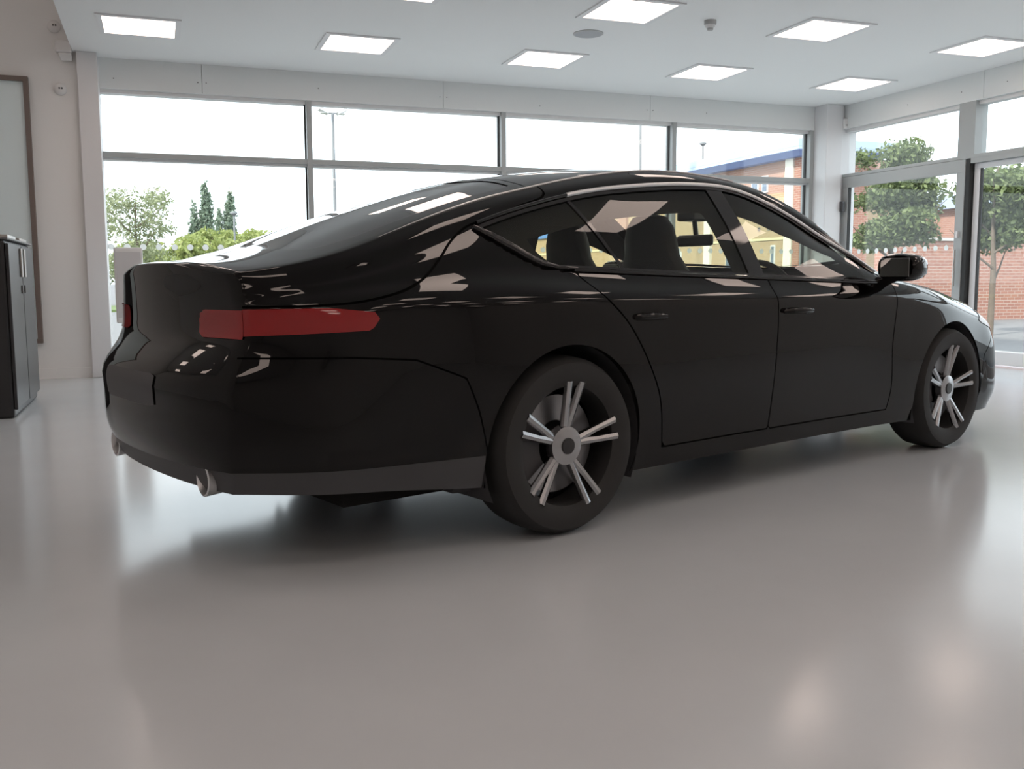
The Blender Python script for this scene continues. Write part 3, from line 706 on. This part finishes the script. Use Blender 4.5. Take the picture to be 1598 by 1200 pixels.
def cut_poly(m, poly, side=0, vlo=1.0, vhi=9.0, top=False, gap=0.0):
    """cut out the region whose (s,z) lies in poly (or (s,|t|) when top), on one side (+1 left, -1 right)"""
    def fld(q):
        y = np.abs(q.P[:, 1]) if top else q.P[:, 2]
        g = poly_sd(poly, q.P[:, 0], y)
        g = np.maximum(g, np.maximum(vlo - q.V, q.V - vhi) * .1)
        return np.maximum(g, -q.P[:, 1] * side + .02) if side else g
    if gap:
        part, out = m.field_split(fld(m) + gap); return part, out.field_split(fld(out) - gap)[1]
    return m.field_split(fld(m))
def dense(pts, n=6):
    pts = np.array(pts, float); t = np.arange(len(pts)); q = np.linspace(0, len(pts) - 1, (len(pts) - 1) * n + 1)
    return list(zip(pchip(t, pts[:, 0])(q), pchip(t, pts[:, 1])(q)))
# ---- window outline in side view
top_s = np.linspace(-.62, -3.13, 60)
top_line = [(s, float(rows_f[1][1](s)) + .0) for s in top_s]
bot_s = np.linspace(-2.82, -.60, 40)
kink = [(-3.13, 1.137), (-3.095, 1.115), (-3.05, 1.087), (-3.0, 1.057), (-2.945, 1.026), (-2.89, 1.004)]
bot_line = [(s, float(rows_f[2][1](s)) + .006) for s in bot_s]
DLO = top_line + kink[1:] + bot_line
def shrink(poly, d):
    p = np.array(poly); out = []
    n = len(p); ar = 0.5 * np.sum(p[:, 0] * np.roll(p[:, 1], -1) - np.roll(p[:, 0], -1) * p[:, 1])
    sg = 1 if ar > 0 else -1
    for i in range(n):
        e1 = p[i] - p[i - 1]; e2 = p[(i + 1) % n] - p[i]; e1 = e1 / (np.linalg.norm(e1) + 1e-12); e2 = e2 / (np.linalg.norm(e2) + 1e-12)
        nrm = np.array([-(e1 + e2)[1], (e1 + e2)[0]]); nrm = nrm / (np.linalg.norm(nrm) + 1e-12) * sg
        out.append(tuple(p[i] + nrm * d))
    return out
GL_OUT = shrink(DLO, .012)
BP = [((-1.775, 1.40), (-1.71, .90)), ((-1.675, 1.40), (-1.605, .90))]     # B-pillar rear and front edge
DV = [(-2.655, 1.32), (-2.445, .90)]                                   # rear quarter divider
def sideof(a, b, P): return ((b[0] - a[0]) * (P[:, 2] - a[1]) - (b[1] - a[1]) * (P[:, 0] - a[0])) / math.hypot(b[0] - a[0], b[1] - a[1])
rest = shell
glass_parts, hatch_glass = [], None
AP_BODY = {}
for side, nm in ((-1, 'right'), (1, 'left')):
    win, rest = cut_poly(rest, DLO, side, 1.3, 3.4)
    gl, surround = cut_poly(win, GL_OUT, side, 1.3, 3.4)
    surround.offset(.002).build('window_surround', GLOSSB, car)
    # split by pillar lines (front is +s)
    front, r1 = gl.field_split(-sideof(BP[1][1], BP[1][0], gl.P) * -1)
    pil, r2 = r1.field_split(-sideof(BP[0][1], BP[0][0], r1.P) * -1)
    rear, r3 = r2.field_split(-(sideof(DV[1], DV[0], r2.P) * 1 + .008) * -1)
    dvd, quarter = r3.field_split(-(sideof(DV[1], DV[0], r3.P) * 1 - .010) * -1)
    front.offset(-.004).build('front_door_window', CARGLASS, car)
    rear.offset(-.004).build('rear_door_window', CARGLASS, car)
    quarter.offset(-.004).build('quarter_window', CARGLASS, car)
    pil.offset(.001).build('door_pillar_cover', GLOSSB, car)
    dvd.build('window_divider', GLOSSB, car)
# ---- windscreen and tailgate glass (cut in plan view)
ws_poly = [(-1.475 + .055 * (q / .5) ** 2, q) for q in np.linspace(0, .53, 12)] + [(-1.2, .585), (-1.0, .632), (-.8, .675), (-.66, .70)] + [(-.66 + .22 * (1 - (q / .70) ** 2), q) for q in np.linspace(.68, 0, 14)]
ws_poly = [(a, -.3) for a, b in ws_poly[:1]] + ws_poly + [(ws_poly[-1][0], -.3)]
wsg, rest = cut_poly(rest, ws_poly, 0, -1.0, .985, True)
wsg.offset(-.003).build('windscreen', SCREENGLASS, car)
rg_poly = [(-2.765 - .03 * (q / .5) ** 2, q) for q in np.linspace(0, .47, 10)] + [(-2.86, .495), (-3.1, .515), (-3.35, .53), (-3.55, .535), (-3.66, .52), (-3.70, .48)] + [(-3.715 - .02 * (1 - (q / .48) ** 2), q) for q in np.linspace(.44, 0, 10)]
rg_poly = [(rg_poly[0][0], -.3)] + rg_poly + [(rg_poly[-1][0], -.3)]
rgl, rest = cut_poly(rest, rg_poly, 0, -1.0, .985, True)
inner = [(a + (.03 if a > -3.2 else -.0) * 0, b) for a, b in rg_poly]
rgl_in, rgl_band = cut_poly(rgl, shrink(rg_poly, .028), 0, -1.0, .99, True)
rgl_in.offset(-.003).build('tailgate_window', REARGLASS, car)
rgl_band.offset(-.003).build('tailgate_window_border', GLOSSB, car)
# ---- wheel arches
WH = [(0.0, .335, .375), (-2.856, .335, .378)]
for ws_, wz, wr in WH:
    g = np.hypot(rest.P[:, 0] - ws_, rest.P[:, 2] - wz) - wr
    g = np.where(rest.V > 3.2, g, .5)
    rest = rest.field_split(g)[1]
# ---- tailgate: everything behind the roof seam and above the flank seam
flank = dense([(-2.70, 1.60), (-2.715, 1.30), (-2.74, 1.272), (-2.9, 1.222), (-3.04, 1.175), (-3.15, 1.142), (-3.24, 1.09), (-3.33, 1.02), (-3.42, .955), (-3.55, .905), (-3.72, .875), (-3.9, .868), (-4.2, .865)], 6)
hp = flank + [(-4.2, 1.6)]
g = np.where(rest.V >= 1.0, poly_sd(hp, rest.P[:, 0], rest.P[:, 2]), rest.P[:, 0] + 2.722 + .03 * (rest.P[:, 1] / .5) ** 2)
hatch, rest_g = rest.field_split(g + .0035)
g = np.where(rest_g.V >= 1.0, poly_sd(hp, rest_g.P[:, 0], rest_g.P[:, 2]), rest_g.P[:, 0] + 2.722 + .03 * (rest_g.P[:, 1] / .5) ** 2)
rest = rest_g.field_split(g - .0035)[1]
hatch.build('tailgate', PAINT, car)
# ---- doors
FDL = [(-.56, .955), (-.60, .80), (-.62, .6), (-.60, .40), (-.62, .27)]
MDL = [(-1.60, .96), (-1.59, .75), (-1.60, .5), (-1.61, .27)]
RDL = [(-2.76, .985), (-2.70, .90), (-2.56, .78), (-2.44, .62), (-2.36, .45), (-2.33, .27)]
SILL = [(-.62, .27), (-2.33, .27)]
fd_poly = dense(FDL) + dense(MDL)[::-1]; rd_poly = dense(MDL) + dense(RDL)[::-1]
for side in (-1, 1):
    fd, rest = cut_poly(rest, fd_poly, side, 2.99, 9, False, .0035); dpf = fd.build('front_door', PAINT, car)
    rd, rest = cut_poly(rest, rd_poly, side, 2.99, 9, False, .0035); dpr = rd.build('rear_door', PAINT, car)
    for dob, s0 in ((dpf, -1.45), (dpr, -2.44)):
        tt = side * .915
        hb = MB(); hb.tube([(s0 - .09, tt - .022 * side, .800), (s0 - .07, tt + .012 * side, .803), (s0, tt + .020 * side, .805), (s0 + .07, tt + .012 * side, .803), (s0 + .09, tt - .022 * side, .800)], [.010, .013, .014, .013, .010], 10)
        hb.build('door_handle', PAINT, dob, smooth=True)
# ---- bonnet
bon_poly = [(.70, -.3), (.70, 0), (.66, .35), (.55, .56), (.3, .64), (0, .675), (-.4, .695), (-.60, .69), (-.47, .4), (-.42, 0), (-.42, -.3)]
bon, rest = cut_poly(rest, bon_poly, 0, -1, .999, True, .0035); bon.build('bonnet', PAINT, car)
# ---- bumpers
rb_poly = [(-3.232, .15), (-3.232, .36), (-3.27, .50), (-3.32, .62), (-3.5, .69), (-3.7, .705), (-4.3, .71), (-4.3, .15)]
fb_poly = [(.36, .15), (.40, .50), (.55, .64), (1.2, .66), (1.2, .15)]
for side in (-1, 1):
    rb, rest = cut_poly(rest, rb_poly, side, 3.3, 9, False, .003); lo_, rb = rb.field_split(rb.P[:, 2] - .345)
    rb.build('rear_bumper_corner', PAINT, car); lo_.offset(-.004).build('rear_valance_corner', DARKBOX, car)
    fb, rest = cut_poly(rest, fb_poly, side, 3.2, 9, False, .003); fb.build('front_bumper_corner', PAINT, car)
# ---- tail lamps wrapping round the corner
tl_poly = [(-3.60, .845), (-3.64, .79), (-4.2, .765), (-4.2, .857), (-3.75, .862)]
for side in (-1, 1):
    tl, rest = cut_poly(rest, tl_poly, side, 3.0, 9); tl.offset(.003).build('tail_lamp', LAMPR, car)
    hl, rest = cut_poly(rest, [(.36, .70), (.5, .755), (1.2, .70), (1.2, .58), (.55, .645)], side, 2.0, 9); hl.offset(.003).build('headlamp', LAMPW, car)
rest.build('body', PAINT, car)
# ---- lining: dark shell just inside the paint, open at the windows
inn = shell.offset(-.016)
for side in (-1, 1): inn = cut_poly(inn, DLO, side, 1.3, 3.4)[1]
inn = cut_poly(inn, ws_poly, 0, -1.0, .985, True)[1]; inn = cut_poly(inn, shrink(rg_poly, .028), 0, -1.0, .985, True)[1]
for ws_, wz, wr in WH:
    g = np.hypot(inn.P[:, 0] - ws_, inn.P[:, 2] - wz) - wr - .004; inn = inn.field_split(np.where(inn.V > 3.2, g, .5))[1]
inn.build('cabin_lining', LINING, car)
# roof rail and rear pillar trim: a second dark shell farther in, with smaller openings
inn2 = shell.offset(-.045); inn2 = inn2.field_split(np.maximum(inn2.V - 3.05, .0 - inn2.V + .85))[0]
inn2 = inn2.field_split(np.maximum(inn2.P[:, 0] + .66, -3.45 - inn2.P[:, 0]))[0]
op = [(s_, z_ - (.030 + .085 * min(1, max(0, (-s_ - .8) / .5)))) for s_, z_ in top_line if s_ > -2.84] + [(-2.885, 1.10), (-2.86, 1.05), (-2.80, 1.0)] + bot_line[3:]
opf = [(a, b) for a, b in op]
def clip_line(poly, a, b, keep):
    out = []; f = lambda q: ((b[0] - a[0]) * (q[1] - a[1]) - (b[1] - a[1]) * (q[0] - a[0])) * keep
    for i in range(len(poly)):
        p, q = poly[i], poly[(i + 1) % len(poly)]; fp, fq = f(p), f(q)
        if fp >= 0: out.append(p)
        if (fp >= 0) != (fq >= 0): u = fp / (fp - fq); out.append((p[0] + (q[0] - p[0]) * u, p[1] + (q[1] - p[1]) * u))
    return out
op_front = clip_line(op, (BP[1][1][0] - .02, BP[1][1][1]), (BP[1][0][0] - .02, BP[1][0][1]), -1); op_rear = clip_line(op, (BP[0][1][0] - .04, BP[0][1][1]), (BP[0][0][0] - .07, BP[0][0][1]), 1)
for side in (-1, 1):
    for q_ in (op_front, op_rear): inn2 = cut_poly(inn2, q_, side, .9, 3.4)[1]
for side in (-1, 1):
    h_, inn2 = inn2.field_split(np.where(inn2.P[:, 1] * side > 0, -1.0, 1.0) * 1.0)
    h_.build('roof_rail_trim', LINING, car)
# ---- end caps
def cap(i, sgn, prof, name):
    r = half[i]; n = 25; P = []; u = np.linspace(-1, 1, n)
    for j in range(len(vrow)):
        t = r[j, 1]; z = r[j, 2]
        for q in u:
            tq = t * q; qq = q if t > .2 else q * t / .2
            base = r[j, 0] + 0.0
            # follow the plan bulge across the width
            bul = (.13 if sgn > 0 else .10) * ((1 - (min(abs(tq), .85) / .85) ** 2) - (1 - (min(t, .85) / .85) ** 2))
            P.append((base + sgn * (bul + prof(z) * (1 - q ** 4) * min(1, t / .3)), tq, z))
    P = np.array(P).reshape(len(vrow), n, 3)
    N = np.cross(np.gradient(P, axis=0), np.gradient(P, axis=1)); L = np.linalg.norm(N, axis=2)[..., None]; N = N / (L + 1e-12)
    N[L[..., 0] < 1e-9] = (sgn, 0, 0); N[(N[..., 0] * sgn) < 0] *= -1
    a, b = np.meshgrid(np.arange(len(vrow) - 1), np.arange(n - 1), indexing='ij'); q0 = (a * n + b).ravel()
    T = np.concatenate([np.stack([q0, q0 + 1, q0 + n + 1], 1), np.stack([q0, q0 + n + 1, q0 + n], 1)])
    c0 = nv - len(vrow)
    for j in range(len(vrow)):
        for col_, sg_ in ((0, -1), (n - 1, 1)):
            nn = END_N[i][c0 + j] * (1, sg_, 1); N[j, col_] = nn / (np.linalg.norm(nn) + 1e-12)
    return M(P.reshape(-1, 3), N.reshape(-1, 3), np.repeat(vrow, n), T)
prof_r = spline([.15, .28, .40, .55, .68, .73, .80, .92, 1.0, 1.05], [0, .015, .045, .055, .05, .02, .010, .018, .03, .035])
rc = cap(-1, -1, lambda z: float(prof_r(z)), 'rear')
def seg(m, z0, z1, t0=-2, t1=2): 
    g = np.maximum(np.maximum(z0 - m.P[:, 2], m.P[:, 2] - z1), np.maximum(t0 - m.P[:, 1], m.P[:, 1] - t1)); return m.field_split(g)
low, up_ = seg(rc, 0.0, .71); lo_, low = low.field_split(low.P[:, 2] - .345); pl_, low = seg(low, .53, .64, -.26, .26); pl_.offset(.004).build('number_plate_holder', DARKBOX, car); low.build('rear_bumper_face', PAINT, car); lo_.offset(-.004).build('rear_valance', DARKBOX, car)
for side in (-1, 1):
    a, b = (.36, 2) if side > 0 else (-2, -.36)
    lm, up_ = seg(up_, .765, .857, a, b); lm.offset(.004).build('tail_lamp', LAMPR, car)
up_.build('tailgate_face', PAINT, car)
for side in (-1, 1):
    ex = MB(); ex.lathe([(.052, -4.03), (.056, -4.075), (.050, -4.078), (.044, -4.06), (.042, -3.95)], 24, 'x', (0.0, side * .47, .305), closed=True); ex.build('exhaust_tip', CHROME, car, smooth=True)
prof_f = spline([.15, .3, .5, .62, .72], [0, .03, .035, .02, 0])
fc = cap(0, 1, lambda z: float(prof_f(z)), 'front'); fc.build('front_bumper_face', PAINT, car)
for side in (-1, 1):
    MB().box(.945, .985, min(side * .03, side * .22), max(side * .03, side * .22), .44, .66).build('grille', BLACKPL, car, bevel=.02)
# ---- bright strip along the top of the door windows, dark strip round the quarter light
def surf_pt(s, v, side, off=0.0):
    i = int(np.argmin(np.abs(st - s))); j = int(np.argmin(np.abs(vrow - v)))
    p = half[i, j].copy(); n = NR[i, nv - len(vrow) + j].copy()
    p = p + n * off; p[1] *= side; return p
ss = np.linspace(-.64, -2.62, 60)
for side in (-1, 1):
    MB().tube([surf_pt(s, 1.93, side, .004) for s in ss], .009, 8).build('window_bright_strip', CHROME, car, smooth=True)
    ss2 = np.linspace(-2.62, -3.11, 20)
    MB().tube([surf_pt(s, 1.955, side, .003) for s in ss2], .007, 8).build('quarter_window_strip', GLOSSB, car, smooth=True)
    MB().tube([surf_pt(s, 1.0, side, .001) for s in np.linspace(-1.5, -3.5, 70)], [.0042] * 55 + [.0042 - .00025 * k for k in range(15)], 8).build('crease_highlight_strip', CHROME, car, smooth=True)  # silver strip drawn in for the highlight along the roof crease
    # broad polished moulding of the rear kink
    kd = dense(kink + [(-2.82, .992), (-2.74, .988)], 5); pts = []
    for s, z in kd:
        i = int(np.argmin(np.abs(st - s))); j = int(np.argmin(np.abs(half[i, :, 2] - z) + (vrow < 1.5) * 9 + (vrow > 3.5) * 9)); p = half[i, j].copy(); p[1] *= side; p[0] = s; p[2] = z; n = NR[i, nv - len(vrow) + j] * (1, side, 1); pts.append(p + n * .004)
    MB().tube(pts, [.006 + .010 * math.sin(math.pi * min(1, (k + 2) / len(pts)) ** .8) for k in range(len(pts))], 12).build('kink_moulding', GLOSSB, car, smooth=True)
    MB().tube([surf_pt(s, 3.0, side, .004) for s in np.linspace(-.62, -2.76, 50)], .008, 8).build('waist_strip', GLOSSB, car, smooth=True)
# ---- door mirrors
for side in (-1, 1):
    mr = MB()
    for k, (s, w, h) in enumerate(((-.62, .02, .03), (-.64, .085, .062), (-.70, .10, .072), (-.76, .10, .070), (-.79, .085, .058))):
        pass
    n = 16; prof = [(-.585, .02), (-.60, .055), (-.64, .078), (-.70, .086), (-.755, .084), (-.775, .074)]
    base = len(mr.v)
    for s, r in prof:
        for k in range(n):
            an = 2 * math.pi * k / n; c, q = math.cos(an), math.sin(an)
            mr.v.append((s, side * (.985 + 1.25 * r * math.copysign(abs(c) ** .7, c)), 1.0 + .8 * r * math.copysign(abs(q) ** .7, q)))
    for a in range(len(prof) - 1):
        for k in range(n):
            mr.f.append((a * n + k, a * n + (k + 1) % n, (a + 1) * n + (k + 1) % n, (a + 1) * n + k))
    mr.f.append(tuple(range(n))); mr.f.append(tuple((len(prof) - 1) * n + k for k in range(n)))
    mo = mr.build('door_mirror', PAINT, car, smooth=True)
    MB().box(-.779, -.776, min(side * .91, side * 1.06), max(side * .91, side * 1.06), .955, 1.045).build('mirror_glass', mat('mirror_silver', (.8, .8, .8), .02, metal=1.0), mo, bevel=.001)
    MB().tube([(-.66, side * .84, .925), (-.67, side * .90, .945), (-.68, side * .95, .962)], [.035, .028, .026], 10).build('mirror_arm', GLOSSB, mo, smooth=True)
# ---- wheels
def wheel(s, side):
    w = empty('wheel', (s, side * .80, .335)); w.parent = car; w.rotation_euler = (0, 0, 0 if side < 0 else math.pi)
    MB().lathe([(.225, .10), (.262, .118), (.31, .115), (.330, .085), (.335, .04), (.335, -.04), (.330, -.085), (.31, -.115), (.262, -.118), (.225, -.10)], 64, 'y', closed=True).build('tyre', TYRE, w, smooth=True)
    rim = MB(); rim.lathe([(.262, -.112), (.266, -.102), (.250, -.085), (.236, -.04), (.230, .09), (.222, .09), (.228, -.04), (.240, -.098), (.252, -.112)], 64, 'y', closed=True); rim.build('rim', ALLOY, w, smooth=True)
    sp_me = None
    for k in range(5):
        for dd in (-.10, .10):
            a = 2 * math.pi * k / 5 + .2; b = a + dd * 1.35; c = a + dd * .5
            pts = [(math.cos(c) * .05, -.065, math.sin(c) * .05), (math.cos(b) * .15, -.085, math.sin(b) * .15), (math.cos(b) * .245, -.100, math.sin(b) * .245)]
            MB().tube(pts, [.020, .015, .017], 8).build('spoke', ALLOY, w, smooth=True)
    MB().lathe([(.075, -.055), (.072, -.088), (.045, -.094), (.0, -.096)], 28, 'y').build('hub', ALLOY, w, smooth=True)
    MB().lathe([(.032, -.094), (.030, -.100), (0, -.101)], 20, 'y').build('centre_cap', BLACKPL, w, smooth=True)
    MB().lathe([(.185, -.02), (.185, .0), (.09, .0), (.09, -.02)], 40, 'y', closed=True).build('brake_disc', DISC, w, smooth=True)
    cl = MB(); cl.prism([(.10 * math.cos(a), .10 * math.sin(a)) for a in np.linspace(2.5, 3.8, 8)] + [(.20 * math.cos(a), .20 * math.sin(a)) for a in np.linspace(3.8, 2.5, 8)], -.05, .02, 'xz'); cl.build('brake_caliper', DARKBOX, w, bevel=.005)
for s_ in (0.0, -2.856):
    for sd_ in (-1, 1): wheel(s_, sd_)
for s_, z_, r_ in WH:
    for sd_ in (-1, 1):
        wl = MB(); n = 28; an = np.linspace(-.45, math.pi + .45, n)
        for y in (.885, .60):
            for q in an: wl.v.append((s_ + (r_ + .004) * math.cos(q), sd_ * y, z_ + (r_ + .004) * math.sin(q)))
        for k in range(n - 1): wl.f.append((k, k + 1, n + k + 1, n + k))
        b0 = len(wl.v); wl.v.append((s_, sd_ * .60, z_))
        for k in range(n - 1): wl.f.append((n + k, n + k + 1, b0))
        wl.build('wheel_arch_liner', DARKBOX, car)
MB().quadbox([(-3.3, -.78, .20), (.70, -.78, .17), (.70, .78, .17), (-3.3, .78, .20), (-3.3, -.78, .24), (.70, -.78, .21), (.70, .78, .21), (-3.3, .78, .24)]).build('underbody', DARKBOX, car)
MB().quadbox([(-3.95, -.55, .30), (-3.3, -.6, .20), (-3.3, .6, .20), (-3.95, .55, .30), (-3.95, -.55, .33), (-3.3, -.6, .24), (-3.3, .6, .24), (-3.95, .55, .33)]).build('rear_undertray', DARKBOX, car)
# ---- cabin
def seat(s, t, name):
    q = MB(); n = 14
    # upright shell: seat back flowing into an integrated head restraint
    prof = [(.40, .25, .09, 0), (.55, .265, .10, -.04), (.75, .26, .095, -.10), (.92, .235, .085, -.155), (1.00, .185, .075, -.185), (1.06, .150, .07, -.20), (1.13, .142, .07, -.21), (1.19, .125, .065, -.215), (1.235, .088, .05, -.218), (1.25, .03, .02, -.218)]
    for z, w, d, o in prof:
        for k in range(n):
            a = 2 * math.pi * k / n; c, e = math.cos(a), math.sin(a)
            q.v.append((s + o + d * math.copysign(abs(e) ** .75, e), t + w * math.copysign(abs(c) ** .65, c), z))
    for i in range(len(prof) - 1):
        for k in range(n): q.f.append((i * n + k, i * n + (k + 1) % n, (i + 1) * n + (k + 1) % n, (i + 1) * n + k))
    q.f.append(tuple(range(n))); q.f.append(tuple((len(prof) - 1) * n + k for k in range(n)))
    so = q.build(name, LEATHER, car, smooth=True)
    MB().box(s - .02, s + .50, t - .26, t + .26, .30, .46).build('cushion', LEATHER, so, bevel=.05)
    return so
seat(-1.655, -.37, 'front_seat'); seat(-1.52, .36, 'front_seat')
rbk = MB(); rbk.quadbox([(-2.62, -.64, .35), (-2.42, -.64, .35), (-2.42, .64, .35), (-2.62, .64, .35), (-2.88, -.56, .98), (-2.74, -.56, .98), (-2.74, .56, .98), (-2.88, .56, .98)])
rs = rbk.build('rear_bench', LEATHER, car, bevel=.04)
for t in (-.34, .34): MB().box(-2.90, -2.80, t - .13, t + .13, .97, 1.10).build('head_restraint', LEATHER, rs, bevel=.035)
MB().box(-2.45, -1.95, -.64, .64, .30, .46).build('rear_cushion', LEATHER, rs, bevel=.05)
MB().box(-3.60, -2.86, -.60, .60, .93, .945).build('parcel_shelf', LINING, car)
dsh = MB(); dsh.prism([(-.45, .93), (-.70, .95), (-.88, .90), (-.90, .74), (-.80, .60), (-.45, .60)], -.70, .70, 'xz'); dsh.build('dashboard', LINING, car, bevel=.03)
stw = MB(); nS = 28; R0 = .185
ring = [(-.98 + .07 * math.sin(a) * -1, -.37 + R0 * math.cos(a), .86 + R0 * .93 * math.sin(a)) for a in np.linspace(0, 2 * math.pi, nS)]
so_ = stw.tube(ring, .016, 8).build('steering_wheel', LEATHER, car, smooth=True)
MB().box(-.97, -.90, -.43, -.31, .81, .91).build('steering_boss', LEATHER, so_, bevel=.02)
MB().tube([(-.93, -.37, .86), (-.78, -.37, .80)], .03, 10).build('steering_column', LINING, so_)
rv = MB().box(-1.13, -1.10, -.125, .125, 1.125, 1.188).build('interior_mirror', BLACKPL, car, bevel=.018)
MB().tube([(-1.10, 0, 1.16), (-1.12, 0, 1.26), (-1.15, 0, 1.31)], .014, 8).build('mirror_stem', BLACKPL, rv)
MB().box(-1.20, -1.06, -.06, .06, 1.26, 1.31).build('sensor_housing', BLACKPL, car, bevel=.01)
MB().box(-3.7, -.4, -.72, .72, .20, .30).build('cabin_floor', LINING, car)
